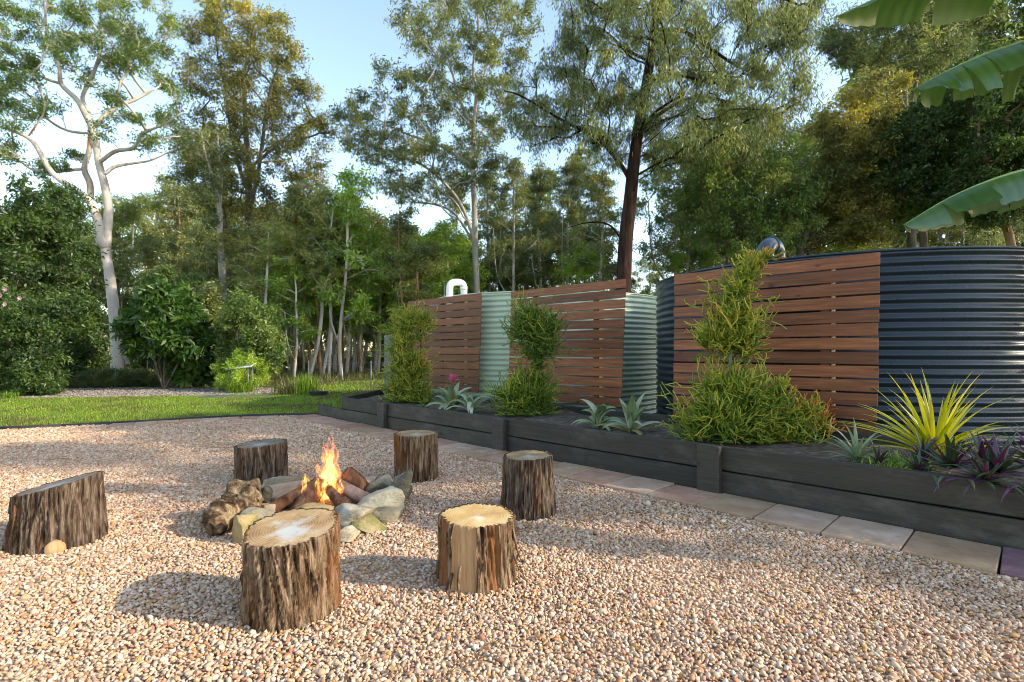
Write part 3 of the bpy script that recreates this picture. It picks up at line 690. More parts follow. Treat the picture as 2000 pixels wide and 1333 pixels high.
# soil with an uneven surface
A = Acc()
nn_, dd_ = np.meshgrid(np.linspace(PF + 0.07, 6.165, 22), np.linspace(-4.0, 9.9, 150))
nmax = np.clip((dd_ - 8.75) / (10.0 - 8.75), 0, 1)
nn2 = np.maximum(nn_, PF + 0.08 + nmax * 1.6)
zz = np.array([[0.335 + 0.035 * mnoise.noise(Vector((a * 2.1, b * 2.1, 0))) + 0.02 * mnoise.noise(Vector((a * 9, b * 9, 4))) + 0.008 * mnoise.noise(Vector((a * 26, b * 26, 7))) for a, b in zip(r1, r2)] for r1, r2 in zip(nn2, dd_)])
V = np.stack([S2 * (nn2 - dd_), S2 * (nn2 + dd_), zz], -1).reshape(-1, 3)
hh, ww = nn2.shape; ii = (np.arange(hh - 1)[:, None] * ww + np.arange(ww - 1)[None, :]).ravel()
tag(link('planter_soil', np_mesh('planter_soil', V, np.stack([ii, ii + ww, ii + ww + 1, ii + 1], -1)), None, MAT['soil']), kind='structure')

# ---- slatted screens
def screen(label, n, dl, dr, ztop, count, pitch, h, lean, battens):
    o = empty('slatted_screen', ND(n, (dl + dr) / 2, ztop - count * pitch)); tag(o, label, 'screen', 'slatted timber screens')
    for i in range(count):
        z1 = ztop - i * pitch + random.gauss(0, 0.002); off = lean * i / count
        plank('slat', ND(n, dl + off + random.gauss(0, 0.004)), ND(n, dr + off + random.gauss(0, 0.004)), 0.02, z1 - h + random.gauss(0, 0.0015), z1, MAT['slat'], o, 0.003, 0.005, random.gauss(0, 0.0012))
    for (d, w_, mt, zt) in battens:
        plank('batten', ND(n + 0.022, d + w_ / 2), ND(n + 0.022, d - w_ / 2), 0.04, ztop - count * pitch + 0.03, ztop - zt, MAT[mt], o, 0.003, 0.0)
    return o
screen('reddish brown slatted timber screen in front of the dark tank', 6.28, 3.333, 1.133, 2.225, 13, 0.1412, 0.123, 0.02,
       [(2.90, 0.09, 'batten', 0.03), (2.82, 0.03, 'batten', 0.03), (1.62, 0.085, 'batten', 0.03), (1.545, 0.028, 'raw_batten', 0.03)])
screen('reddish brown slatted screen left of the pale tank\'s right end, behind the middle pencil plant', 6.47, 6.495, 4.183, 2.27, 13, 0.1425, 0.124, 0.085,
       [(5.95, 0.09, 'batten', 0.03), (5.88, 0.03, 'raw_batten', 0.03), (4.72, 0.09, 'batten', 0.14), (4.63, 0.06, 'raw_batten', 0.05)])
screen('leftmost slatted timber screen beside the grey post and white pipe', 6.47, 9.631, 7.267, 2.305, 13, 0.1425, 0.124, 0.085,
       [(9.3, 0.09, 'batten', 0.03), (8.5, 0.09, 'batten', 0.03), (7.75, 0.05, 'raw_batten', 0.03), (7.82, 0.06, 'batten', 0.03)])

# ---- water tanks
def tank(label, cx, cy_, r, H, mat, pitch=0.1, amp=0.0125):
    o = empty('water_tank', (cx, cy_, 0)); tag(o, label, 'water tank', 'corrugated water tanks')
    nz = int(H / pitch * 8); nt_ = 128
    zs = np.linspace(0.0, H, nz + 1); rr = r + amp * np.cos(zs / pitch * 2 * PI)
    th = np.arange(nt_) * 2 * PI / nt_
    V = np.stack([rr[:, None] * np.cos(th), rr[:, None] * np.sin(th), np.repeat(zs[:, None], nt_, 1)], -1).reshape(-1, 3)
    i = np.arange(nz)[:, None] * nt_; j = np.arange(nt_)[None]; k = (j + 1) % nt_
    link('tank_wall', np_mesh('tank_wall', V, np.stack([i + j, i + k, i + nt_ + k, i + nt_ + j], -1).reshape(-1, 4)), o, mat)
    A = Acc()
    V = [(0, 0, H + 0.0)]; T = []
    V += [((r - 0.02) * math.cos(t), (r - 0.02) * math.sin(t), H - 0.035) for t in th]
    T = [(0, 1 + a, 1 + (a + 1) % nt_) for a in range(nt_)]
    A.add(V, None, T); A.build('tank_roof', mat, o, tint=False)
    A = Acc(); m_ = 14
    for a in range(nt_):
        pass
    ring = np.array([((r + 0.006) * math.cos(t), (r + 0.006) * math.sin(t), H) for t in np.append(th, th[0])])
    A.tube(ring, 0.016, 8, False); A.build('tank_rim', mat, o, tint=False)
    return o
TR = 2.66
t_dark = tank('dark blue grey corrugated water tank behind the right screen', 5.0, 8.2, TR, 2.33, MAT['steel_dark'])
t_green = tank('pale green corrugated water tank behind the left screens', 0.8, 12.3, TR, 2.33, MAT['steel_green'])

def pipe_part(name, pts, r, mat, parent, collars=(), sides=14):
    # smooth the path
    p = np.array(pts, dtype=float)
    for _ in range(2):
        qn = [p[0]]
        for a, b in zip(p[:-1], p[1:]): qn += [a * 0.75 + b * 0.25, a * 0.25 + b * 0.75]
        p = np.array(qn + [p[-1]])
    A = Acc(); A.tube(p, r, sides)
    o = A.build(name, mat, parent, tint=False, loc=-Vector(parent.location))
    for (i, w_) in collars:
        i = int(i * (len(p) - 2)); d = p[i + 1] - p[i]; d = d / np.linalg.norm(d)
        B = Acc(); B.tube([p[i] - d * w_, p[i] + d * w_], r * 1.13, sides); c_ = B.build('collar', mat, o, tint=False)
    return o
pipe_part('overflow_pipe', [P(879, 640, 10.52), P(878, 568, 10.52), P(879, 554, 10.55), P(892, 551, 10.65), P(905, 554, 10.75), P(906, 568, 10.8), P(906, 590, 10.8)], 0.070, MAT['pvc'], t_green, ((0.2, 0.03), (0.78, 0.03)))
pipe_part('inlet_pipe', [P(1494, 520, 6.75), P(1494, 497, 6.75), P(1497, 483, 6.8), P(1507, 479, 6.9), P(1516, 485, 7.0), P(1517, 500, 7.05), P(1517, 520, 7.05)], 0.105, MAT['dark_pipe'], t_dark, ((0.5, 0.012),), 18)

# grey timber post behind the planter corner
o = link('timber_post', bev_box('timber_post', 1.62, 0.20, 0.16, 0.01, 0.006, 1, 4), None, MAT['grey_post'], (0, 0, 0), (0, -PI / 2, 0))
pp = ND(6.62, 10.62); o.location = (pp.x, pp.y, 0.79); o.rotation_euler = (0, -PI / 2, R(-10))
tag(o, 'weathered grey timber post at the far corner of the planter', 'post')

# ================================================================== STUMPS
def stump(label, cx, cy_, rx, ry, rot, z_lo, z_hi, tilt_az, seed, bark, cut, flare=0.10, twist=0.0, top_scale=0.94, strips=()):
    """sawn log seat; the cut face slopes from z_lo to z_hi towards tilt_az; strips = (angle, half width, material) where bark is missing"""
    o = empty('log_stump', (cx, cy_, 0)); tag(o, label, 'stump', 'log stumps set round the fire pit')
    zc = (z_lo + z_hi) / 2; sl = (z_hi - z_lo) / (2 * max(rx, ry))
    NT, NZ = 220, 30
    off = Vector((seed * 13.7, seed * 5.1, 0))
    def rad(t, f):
        a = t - rot
        e = 1.0 / math.sqrt((math.cos(a) / rx) ** 2 + (math.sin(a) / ry) ** 2)
        lump = 1 + 0.07 * mnoise.noise(Vector((math.cos(t) * 1.1, math.sin(t) * 1.1, f * 0.5)) + off)
        sc = (1 + flare * (1 - f) ** 2.2) * (1 - (1 - top_scale) * f)
        return e * lump * sc
    def bare(t):
        for (a, hw, m_) in strips:
            if abs((t - a + PI) % (2 * PI) - PI) < hw: return m_
        return None
    V = []; 
    for iz in range(NZ + 1):
        f = iz / NZ
        for it in range(NT):
            t = it * 2 * PI / NT; tt = t + twist * f
            r0 = rad(t, f)
            cxn, sxn = math.cos(tt), math.sin(tt)
            v = Vector((cxn * 7.5, sxn * 7.5, f * 1.15)) + off
            rg = 1 - abs(mnoise.noise(v * 1.0)) * 2.2
            rg2 = 1 - abs(mnoise.noise(Vector((cxn * 17, sxn * 17, f * 2.6)) + off)) * 2
            bt = bare(t); amp = 0.8 if bt == 'red_wood' else (0.25 if bt else 1.0)
            r1 = r0 + amp * (0.013 * rg + 0.009 * rg2 - 0.016 * max(0.0, 0.16 - abs(mnoise.noise(Vector((cxn * 11, sxn * 11, f * 1.5)) + off * 2))) / 0.16) - (0.010 if amp < 1 else 0)
            x, y = r1 * math.cos(t), r1 * math.sin(t)
            zt = zc + sl * (x * math.cos(tilt_az) + y * math.sin(tilt_az)) + 0.006 * mnoise.noise(Vector((cxn * 9, sxn * 9, 0)) + off)
            V.append((x, y, -0.03 + f * (zt + 0.03)))
    top = V[-NT:]
    rim = [(x * 0.955, y * 0.955, z + 0.001) for x, y, z in top]
    i = np.arange(NZ + 1)[:, None] * NT; j = np.arange(NT)[None]; k = (j + 1) % NT
    Q = np.stack([i + j, i + k, i + NT + k, i + NT + j], -1).reshape(-1, 4)
    Vn = np.array(V + rim)
    # bark and bare strips are separate pieces
    ang = (np.arange(NT) + 0.5) * 2 * PI / NT
    groups = {}
    for q_ in range(NT): groups.setdefault(bare(ang[q_]) or bark, []).append(q_)
    Q3 = Q.reshape(NZ + 1, NT, 4)
    for m_, cols_ in groups.items():
        me = np_mesh('bark', Vn, Q3[:, cols_, :].reshape(-1, 4))
        nm = 'bark' if m_ == bark else 'bare_wood'
        link(nm, me, o, MAT[m_])
    # cut face, dished a little, checks across it
    NR = 14; W = []
    for ir in range(1, NR + 1):
        f = ir / NR
        for it in range(NT):
            x, y, z = top[it]; x *= 0.962 * f; y *= 0.962 * f
            t = it * 2 * PI / NT
            zz_ = zc + sl * (x * math.cos(tilt_az) + y * math.sin(tilt_az)) + 0.004 * mnoise.noise(Vector((x * 9, y * 9, 3)) + off) - 0.005 * (1 - f)
            W.append((x, y, zz_ * (1 - f ** 6) + f ** 6 * (z * 0.5 + zz_ * 0.5 - 0.002)))
    W.append((0, 0, zc - 0.006)); c0 = len(W) - 1
    i = np.arange(NR - 1)[:, None] * NT
    Q = np.stack([i + j, i + NT + j, i + NT + k, i + k], -1).reshape(-1, 4)
    T = np.stack([np.full(NT, c0), np.arange(NT), (np.arange(NT) + 1) % NT], -1)
    link('cut_face', np_mesh('cut_face', np.array(W), [Q, T]), o, MAT[cut])
    return o
s1 = stump('largest log stump with weathered silver top, in front of the fire pit', -1.065, 2.56, 0.212, 0.21, 0.4, 0.375, 0.425, 1.45, 1, 'bark_stump', 'cut_silver', 0.02, 0.35, 1.0, strips=((R(205), 0.36, 'red_wood'),))
s2 = stump('log stump with honey yellow top and a bare split side', -0.19, 2.88, 0.192, 0.178, 0.2, 0.345, 0.365, 2.0, 2, 'bark_stump', 'cut_honey', 0.07, 0.1, 0.98, strips=((R(252), 0.34, 'bare_wood'), (R(205), 0.30, 'red_wood'), (R(300), 0.16, 'red_wood')))
s3 = stump('tall log stump nearest the planter, flaring at its base', 0.12, 4.07, 0.182, 0.175, 0.0, 0.44, 0.455, 1.0, 3, 'bark_stump_grey', 'cut_brown', 0.14, 0.1, 0.95)
s4 = stump('log stump between the fire pit and the planter post, ruddy furrowed bark', -0.94, 5.17, 0.19, 0.185, 0.0, 0.44, 0.45, 1.5, 4, 'bark_stump', 'cut_brown', 0.03, 0.05, 1.0)
s5 = stump('dark log stump behind the left stones of the fire pit', -2.40, 5.06, 0.215, 0.205, 0.0, 0.35, 0.38, 0.3, 5, 'bark_stump_grey', 'cut_grey', 0.04, -0.1, 1.02)
s6 = stump('leftmost log stump with steeply sloping dark grey top', -2.97, 3.46, 0.235, 0.21, 0.1, 0.325, 0.435, 0.25, 6, 'bark_stump_grey', 'cut_grey', 0.12, 0.1, 0.96, strips=((R(205), 0.20, 'red_wood'),))
# a sawn knot at the foot of the left stump, loose bark splinters on stumps
A = Acc(); A.tube([(0.135, -0.165, 0.02), (0.165, -0.222, 0.03)], [0.065, 0.045], 12); A.build('sawn_knot', MAT['bare_wood'], s6, tint=False)
def splinters(st, items):
    for (a, r_, z0, z1, bend, w_) in items:
        A = Acc(); c, s_ = math.cos(R(a)), math.sin(R(a))
        A.tube([(r_ * c, r_ * s_, z0), ((r_ + bend * 0.4) * c, (r_ + bend * 0.4) * s_, (z0 + z1) / 2), ((r_ + bend) * c - bend * 0.4 * s_, (r_ + bend) * s_ + bend * 0.4 * c, z1)], [w_, w_ * 0.8, w_ * 0.2], 4)
        A.build('bark_splinter', MAT['bark_stump'], st, tint=False)
splinters(s2, [(345, 0.20, 0.30, 0.08, 0.06, 0.007), (338, 0.20, 0.22, 0.01, 0.09, 0.005), (352, 0.21, 0.10, 0.22, 0.05, 0.006), (250, 0.215, 0.16, 0.0, 0.05, 0.010), (240, 0.22, 0.12, 0.0, 0.07, 0.008)])
splinters(s3, [(205, 0.225, 0.02, 0.13, 0.03, 0.009)])
splinters(s6, [(20, 0.225, 0.28, 0.44, 0.03, 0.008), (10, 0.225, 0.25, 0.41, 0.04, 0.006), (250, 0.225, 0.30, 0.16, 0.02, 0.012)])

# ================================================================== FIRE PIT
def rock_mesh(name, sx, sy, sz, seed, cut=0.62, rough=0.07, box=0.35, sub=4):
    """broken sandstone: a lump clipped by random planes, edges worn, surface pitted"""
    bm = bmesh.new(); bmesh.ops.create_icosphere(bm, subdivisions=sub, radius=1.0)
    rr = random.Random(seed); off = Vector((seed * 3.7, seed * 9.1, seed * 1.3))
    pl = [(Vector((rr.gauss(0, 1), rr.gauss(0, 1), rr.gauss(0, 0.9))).normalized(), cut + rr.uniform(-0.08, 0.16)) for _ in range(10)]
    for v in bm.verts:
        c = v.co.copy()
        m = max(abs(c.x), abs(c.y), abs(c.z)); c = c.lerp(c / m * 0.82, box)
        c *= 1 + 0.10 * mnoise.noise(c * 1.4 + off)
        for q, ct in pl:
            t = c.dot(q)
            if t > ct: c -= q * (t - ct) * 0.97
        c *= 1 + rough * mnoise.noise(c * 3.0 + off) + rough * 0.5 * mnoise.noise(c * 8 + off) + rough * 0.3 * mnoise.noise(c * 19 + off)
        v.co = Vector((c.x * sx, c.y * sy, c.z * sz))
    me = bpy.data.meshes.new(name); bm.to_mesh(me); bm.free()
    for p in me.polygons: p.use_smooth = True
    return me

GRP = 'stones ringing the fire pit'
def stone(label, x0, y0, x1, y1, Y, depth, mat, seed, rz=0.0, roll=0.0, **kw):
    """stone whose outline in the photo is the box x0..x1, y0..y1 (in the 2000 px frame) at distance Y"""
    s_ = Y / FPX; w_ = (x1 - x0) * s_; hgt = (y1 - y0) * s_
    # seen from above at a slant: part of the box height is the top face
    pitch_ = math.atan2((y0 + y1) / 2 - HOR, FPX)
    hz = max(0.05, (hgt - 2 * depth * math.sin(pitch_) * 0.55))
    c = P((x0 + x1) / 2, (y0 + y1) / 2, Y)
    zc = max(c[2], hz / 2 - 0.015)
    o = link('fire_pit_stone', rock_mesh('fire_pit_stone', w_ / 2 * 1.38, depth * 1.3, hz / 2 * 1.5, seed, **kw), None, MAT[mat], (c[0], Y, zc), (0, roll, rz))
    return tag(o, label, 'stone', GRP)
def cx_(v): return 380 + v * 0.22
def cy2(v): return 820 + v * 0.22
def st(label, x0, y0, x1, y1, Y, depth, mat, seed, rz=0.0, roll=0.0, **kw):
    return stone(label, cx_(x0), cy2(y0), cx_(x1), cy2(y1), Y, depth, mat, seed, rz, roll, **kw)
st('long flat grey slab topmost at the back left of the fire pit', 655, 500, 985, 660, 4.62, 0.11, 'rock_grey', 1, 0.15, -0.12, box=0.7)
st('wide grey slab under the flat topmost slab at the fire pit\'s left back', 620, 630, 960, 800, 4.45, 0.12, 'rock_pink', 2, 0.2, -0.10, box=0.6)
st('small grey stone just behind the flames', 1230, 455, 1340, 550, 4.78, 0.09, 'rock_grey', 3)
st('pinkish rounded stone right behind the firewood', 1290, 505, 1555, 690, 4.50, 0.13, 'rock_pink', 4, -0.1, 0.1)
st('small brown stone wedged under the pinkish rounded stone', 1365, 665, 1500, 760, 4.36, 0.08, 'rock_yellow', 5)
st('grey stone at the far right of the ring, behind the upright slab', 1555, 505, 1790, 680, 4.50, 0.13, 'rock_grey', 6, 0.1, -0.15)
st('narrow grey slab leaning upright on the ring\'s right edge', 1745, 505, 1895, 850, 4.16, 0.045, 'rock_dark', 7, 0.2, 0.38, box=0.7)
st('dark rounded stone at the right end of the ring', 1765, 510, 1915, 740, 4.32, 0.10, 'rock_dark', 8, 0.3, 0.2)
st('large whitish angular stone on the right of the ring', 1490, 605, 1845, 835, 4.02, 0.14, 'rock_pale', 9, 0.2, 0.12)
st('rounded pale stone beneath the large whitish stone', 1585, 790, 1860, 950, 3.92, 0.12, 'rock_grey', 10, 0.1, 0.1)
st('broad grey stone front right of the firewood', 1180, 735, 1580, 960, 3.78, 0.15, 'rock_grey', 11, -0.1, 0.05, box=0.5)
st('mossy greenish stone low at the front right', 1380, 865, 1700, 1040, 3.68, 0.12, 'rock_moss', 12, 0.2, 0.25)
st('small round pale stone behind the silver topped stump\'s right edge', 1265, 965, 1440, 1105, 3.50, 0.08, 'rock_pale', 13)
st('flat tan stone at the front of the firewood, above the silver topped stump', 850, 750, 1195, 880, 3.72, 0.12, 'rock_yellow', 14, 0.0, -0.08, box=0.6)
st('rounded grey stone left of the silver topped stump\'s rim', 430, 785, 660, 930, 3.66, 0.11, 'rock_grey', 15, 0.1)
st('upright yellowish block left of the silver topped stump', 355, 840, 520, 1130, 3.46, 0.09, 'rock_yellow', 16, 0.1, 0.0, box=0.75)
st('brown stone behind the gnarled wood at the ring\'s left', 250, 675, 370, 830, 4.05, 0.09, 'rock_yellow', 17)
st('small pale stone inside the ring beside the gnarled wood', 560, 730, 700, 840, 3.98, 0.08, 'rock_pink', 18)
st('low grey stone inside the ring left of the firewood', 640, 760, 860, 880, 4.10, 0.10, 'rock_dark', 19)

def knobby(name, segs, mat, seed, label, sides=48, amp=0.38):
    """gnarled lump grown along a crooked path"""
    p = np.array([s_[:3] for s_ in segs], float); r_ = np.array([s_[3] for s_ in segs], float)
    t = np.linspace(0, len(p) - 1, 46); i0 = np.clip(t.astype(int), 0, len(p) - 2); f = (t - i0)[:, None]
    pts = p[i0] * (1 - f) + p[i0 + 1] * f; rr = r_[i0] * (1 - f[:, 0]) + r_[i0 + 1] * f[:, 0]
    A = Acc(); A.tube(pts, rr, sides)
    V = np.concatenate(A.V); cen = np.repeat(pts, sides, 0); cen = np.vstack([cen, pts[:1], pts[-1:]])
    for q_ in range(len(V)):
        d = V[q_] - cen[q_]
        k_ = 1 + amp * mnoise.noise(Vector(V[q_] * 9) + Vector((seed, 0, 0))) + amp * 0.55 * (0.5 - abs(mnoise.noise(Vector(V[q_] * 22) + Vector((0, seed, 0)))) * 2) + amp * 0.3 * mnoise.noise(Vector(V[q_] * 60))
        V[q_] = cen[q_] + d * k_
    c0 = pts.mean(0); c0[2] = 0
    A.V = [V - c0]
    o = A.build(name, MAT[mat], None, tint=False); o.location = c0
    return tag(o, label, 'driftwood')
knobby('gnarled_wood', [(*P(cx_(400), cy2(830), 3.86)[:2], 0.02, 0.10), (*P(cx_(420), cy2(740), 3.86), 0.135), (*P(cx_(470), cy2(650), 3.90), 0.12), (*P(cx_(530), cy2(585), 3.95), 0.055), (*P(cx_(565), cy2(520), 3.98), 0.012)], 'driftwood', 3.3, 'gnarled burl of brown driftwood on the ring\'s left side')
knobby('charred_stick', [(*P(cx_(540), cy2(720), 4.05), 0.05), (*P(cx_(610), cy2(670), 4.02), 0.055), (*P(cx_(650), cy2(610), 4.02), 0.04)], 'rock_dark', 5.3, 'charred black stub of wood beside the gnarled burl')
knobby('split_log', [(*P(cx_(110), cy2(1010), 3.52)[:2], 0.05, 0.045), (*P(cx_(170), cy2(1000), 3.55)[:2], 0.075, 0.085), (*P(cx_(260), cy2(920), 3.68)[:2], 0.12, 0.10), (*P(cx_(320), cy2(830), 3.80)[:2], 0.17, 0.07)], 'driftwood', 8.1, 'split grey and tan log lying at the ring\'s far left', amp=0.32)

def firewood(label, a, b, r_, mat, seed):
    a = np.array(a, float); b = np.array(b, float); mid = (a + b) / 2
    A = Acc(); t = np.linspace(0, 1, 12)[:, None]; A.tube((a - mid) * (1 - t) + (b - mid) * t, r_, 8)
    V = np.concatenate(A.V); d = (b - a) / np.linalg.norm(b - a)
    for q_ in range(len(V)):
        ax = d * np.dot(V[q_], d); w_ = V[q_] - ax
        u = w_ / (np.linalg.norm(w_) + 1e-9)
        # split flat on one side
        V[q_] = ax + w_ * (1 + 0.42 * mnoise.noise(Vector(u * 1.6 + d * seed * 3.1) + Vector(ax * 3))) 
    A.V = [V]
    o = A.build('firewood_log', MAT[mat], None, False, tint=False); o.location = mid
    return tag(o, label, 'firewood', 'logs stacked in the fire')
firewood('reddish split log leaning in the left of the fire', (-1.86, 3.98, 0.02), (-1.55, 4.2, 0.18), 0.055, 'firewood', 1)
firewood('thick reddish log standing under the flames, facing the camera', (-1.62, 3.95, 0.01), (-1.50, 4.2, 0.21), 0.066, 'firewood', 2)
firewood('pale pinkish log leaning down to the right of the flames', (-0.98, 4.08, 0.03), (-1.42, 4.24, 0.19), 0.056, 'firewood_pale', 3)
firewood('dark log at the fire\'s right front, under the pale log', (-1.17, 3.94, 0.0), (-1.44, 4.16, 0.16), 0.05, 'firewood', 4)
firewood('log end glowing behind the flames', (-1.20, 4.52, 0.03), (-1.34, 4.30, 0.24), 0.066, 'firewood', 5)

# flames: many thin tongues of burning gas
fl = empty('fire_flames', (-1.47, 4.2, 0.06)); tag(fl, 'tall yellow and orange flames rising from the stacked firewood', 'fire')
rf = random.Random(4)
def tongue(x, y, z, h, w_, lean, seed, tip):
    A = Acc(); n = 12; pts = []; rr = []
    for i in range(n + 1):
        f = i / n
        a = 2.2 * f * 2 + seed
        pts.append((x + lean[0] * f * f + 0.025 * h * 2 * math.sin(a) * f, y + lean[1] * f * f + 0.02 * math.cos(a * 1.3) * f, z + h * f))
        rr.append(w_ * max(0.02, (math.sin(PI * min(1, f * 0.85 + 0.16)) ** 0.8) * (1 - f) ** 0.55) * (1 + 0.25 * math.sin(a * 3.1)))
    A.tube(pts, rr, 10, True, [min(1, (z + h * i / n) / tip) for i in range(n + 1)])
    V = np.concatenate(A.V)
    for q_ in range(len(V)):
        V[q_] = V[q_] + 0.35 * w_ * np.array(mnoise.noise_vector(Vector(V[q_] * 16) + Vector((seed, 0, 0)))) * np.array([1, 1, 0.4])
    A.V = [V]
    A.build('flame', MAT['flame'], fl)
for i in range(17): tongue(rf.gauss(0.02, 0.024), rf.gauss(0, 0.024), rf.uniform(0.0, 0.12), rf.uniform(0.28, 0.44), rf.uniform(0.035, 0.07), (rf.gauss(0.0, 0.02), 0), rf.uniform(0, 9), 0.58)
for i in range(3): tongue(rf.gauss(0.03, 0.012), 0, rf.uniform(0.26, 0.32), rf.uniform(0.2, 0.26), rf.uniform(0.022, 0.035), (rf.gauss(-0.02, 0.015), 0), rf.uniform(0, 9), 0.58)
for i in range(7): tongue(rf.uniform(-0.15, -0.02), rf.uniform(-0.12, -0.03), rf.uniform(-0.06, 0.06), rf.uniform(0.10, 0.24), rf.uniform(0.015, 0.032), (rf.uniform(-0.03, 0.04), 0), rf.uniform(0, 9), 0.58)
for i in range(8): tongue(rf.uniform(0.02, 0.17), rf.uniform(-0.10, 0.02), rf.uniform(-0.05, 0.10), rf.uniform(0.10, 0.20), rf.uniform(0.02, 0.04), (rf.uniform(-0.04, 0.02), 0), rf.uniform(0, 9), 0.58)
for i in range(2): tongue(-0.17 + i * 0.03, -0.03, 0.06, 0.2, 0.016, (0.02, 0), rf.uniform(0, 9), 0.58)

# ================================================================== PLANTER PLANTS
def strip_mesh(az, el, L, w_, curl, fold=0.25, nseg=8, tint=0.5, tiptint=None, base=(0, 0, 0), prof='strap', wav=0.0, side=0.0):
    az0 = az; p = np.array(base, float); V = []; tn = []
    ds = L / nseg
    for i in range(nseg + 1):
        f = i / nseg
        e = el - curl * f ** 1.4
        a = az0 + side * f * f
        d = np.array([math.cos(e) * math.cos(a), math.cos(e) * math.sin(a), math.sin(e)])
        s_ = np.array([-math.sin(a), math.cos(a), 0]); up = np.cross(d, s_) * -1
        if prof == 'strap': ww_ = w_ * (0.75 + 0.35 * math.sin(PI * min(1, f * 1.1))) * (1 - f ** 5)
        elif prof == 'blade': ww_ = w_ * (0.9 - 0.1 * f) * (1 - f ** 2.2)
        else: ww_ = w_ * math.sin(PI * min(1, 0.12 + 0.88 * f)) ** 0.8
        ww_ = max(ww_, 0.0006)
        wv = wav * math.sin(f * 17 + az * 5) * w_
        V += [p + s_ * ww_ / 2 - up * wv, p + up * (-fold) * ww_ * -1 * -1, p - s_ * ww_ / 2 + up * wv]
        t_ = tint if tiptint is None else tint + (tiptint - tint) * f ** 3
        tn += [t_] * 3
        p = p + d * ds
    Q = []
    for i in range(nseg):
        b = i * 3; Q += [(b, b + 1, b + 4, b + 3), (b + 1, b + 2, b + 5, b + 4)]
    return np_mesh('leaf', np.array(V), np.array(Q), True, tn)

def rosette(name, label, loc, leaves_, mat, cat='bromeliad', group=None, parent=None, pname='leaf'):
    o = parent or tag(empty(name, loc), label, cat, group)
    off = (0, 0, 0) if parent is None else Vector(loc) - parent.location
    for kw in leaves_:
        m_ = kw.pop('mat', mat)
        link(pname, strip_mesh(**kw), o, MAT[m_], off)
    return o

def firestick(label, x, y, blobs, stem, seed, group='pencil plants in the planter'):
    """blobs = (px, py, half width px, warm) spheres of pencil-thin stems; stem = polyline of the woody axis"""
    o = empty('pencil_plant', (x, y, 0.33)); tag(o, label, 'succulent', group)
    base = np.array([x, y, 0.33]); A = Acc(); r_ = np.random.default_rng(seed)
    for (px, py, hw, warm, dens) in blobs:
        c = np.array(P(px, py, y)); R0 = {1: 0.74, 2: 0.84, 3: 0.84}[seed] * hw / FPX * y
        n = int(dens * 15 * (R0 / 0.15) ** 1.35) + 3
        ctr = c + r_.normal(0, 0.36, (n, 3)) * R0 * np.array([1, 1, 0.8])
        for wv in range(5):
            d = (ctr - c) / R0 * 0.7 + r_.normal(0, 0.5, (n, 3)) + np.array([0, 0, 0.45])
            d /= np.linalg.norm(d, axis=1, keepdims=True)
            L = r_.uniform(0.28, 0.72, (n, 1)) * min(R0, 0.18) + 0.026
            L = L * np.where(r_.random((n, 1)) < 0.16, 1.7, 1.0)
            p0 = ctr; t0 = np.clip(r_.normal(0.12 if seed == 2 else 0.22, 0.12, n) + warm * 0.12, 0, 0.9)
            for sgm in range(3):
                E = p0 + d * L * (1.0, 0.75, 0.6)[sgm]
                E[:, 2] = np.maximum(E[:, 2], 0.37)
                rr0 = (0.0076, 0.0070, 0.0062)[sgm]
                A.twigs(p0 - base, E - base, rr0, rr0 * 0.88, 0.09, np.clip(t0 + 0.11 * sgm + warm * sgm * r_.uniform(0.05, 0.32, n), 0, 1))
                if sgm:
                    d3 = d + r_.normal(0, 0.55, (n, 3)); d3 /= np.linalg.norm(d3, axis=1, keepdims=True)
                    E3 = p0 + d3 * L * 0.7; E3[:, 2] = np.maximum(E3[:, 2], 0.37)
                    A.twigs(p0 - base, E3 - base, rr0, rr0 * 0.8, 0.09, np.clip(t0 + 0.14 * sgm + warm * sgm * r_.uniform(0.05, 0.32, n), 0, 1))
                p0 = E
                d = d + r_.normal(0, 0.32, (n, 3)) + np.array([0, 0, 0.22]); d /= np.linalg.norm(d, axis=1, keepdims=True)
    tag(A.build('stems', MAT['firestick'], o), kind='stuff')
    B = Acc(); pts = np.array([P(px, py, y) for px, py in stem]) - base
    B.tube(pts, np.linspace(0.020, 0.010, len(pts)), 8, True, 0.1); B.build('main_stem', MAT['brom_grey'], o)
    return o
fs1 = firestick('bushy yellow green pencil plant tied to a stake in front of the leftmost screen', -1.85, 9.3,
    [(812, 778, 40, 0.1, 1), (782, 772, 28, 0.1, 1), (800, 745, 36, 0.25, 1), (788, 712, 30, 0.3, 1), (812, 720, 24, 0.5, .8), (785, 682, 24, 0.2, 1), (800, 665, 20, .3, .9), (788, 645, 24, 0.2, 1), (804, 628, 20, 0.3, 1), (826, 630, 17, 0.25, 1.1), (832, 645, 10, 0.4, 1)],
    [(800, 790), (797, 740), (793, 690), (790, 640)], 1)
fs2 = firestick('deep green pencil plant with a narrow waist before the middle screen', 0.26, 7.5,
    [(1010, 800, 32, 0.1, 1), (1045, 800, 36, 0.05, 1), (1000, 772, 26, 0.25, 1), (1035, 770, 34, 0.15, 1), (1018, 752, 18, 0.3, .8), (1052, 752, 18, 0.0, .9), (1056, 715, 9, -.2, 1), (1052, 695, 18, -.2, 1), (1058, 676, 30, -.2, 1.1), (1030, 660, 28, -.1, 1.1), (1045, 642, 36, -.1, 1.1), (1068, 650, 22, -.1, 1), (1030, 634, 26, -.05, 1), (1040, 617, 10, 0, 1)],
    [(1052, 815), (1056, 740), (1052, 690), (1045, 640)], 2)
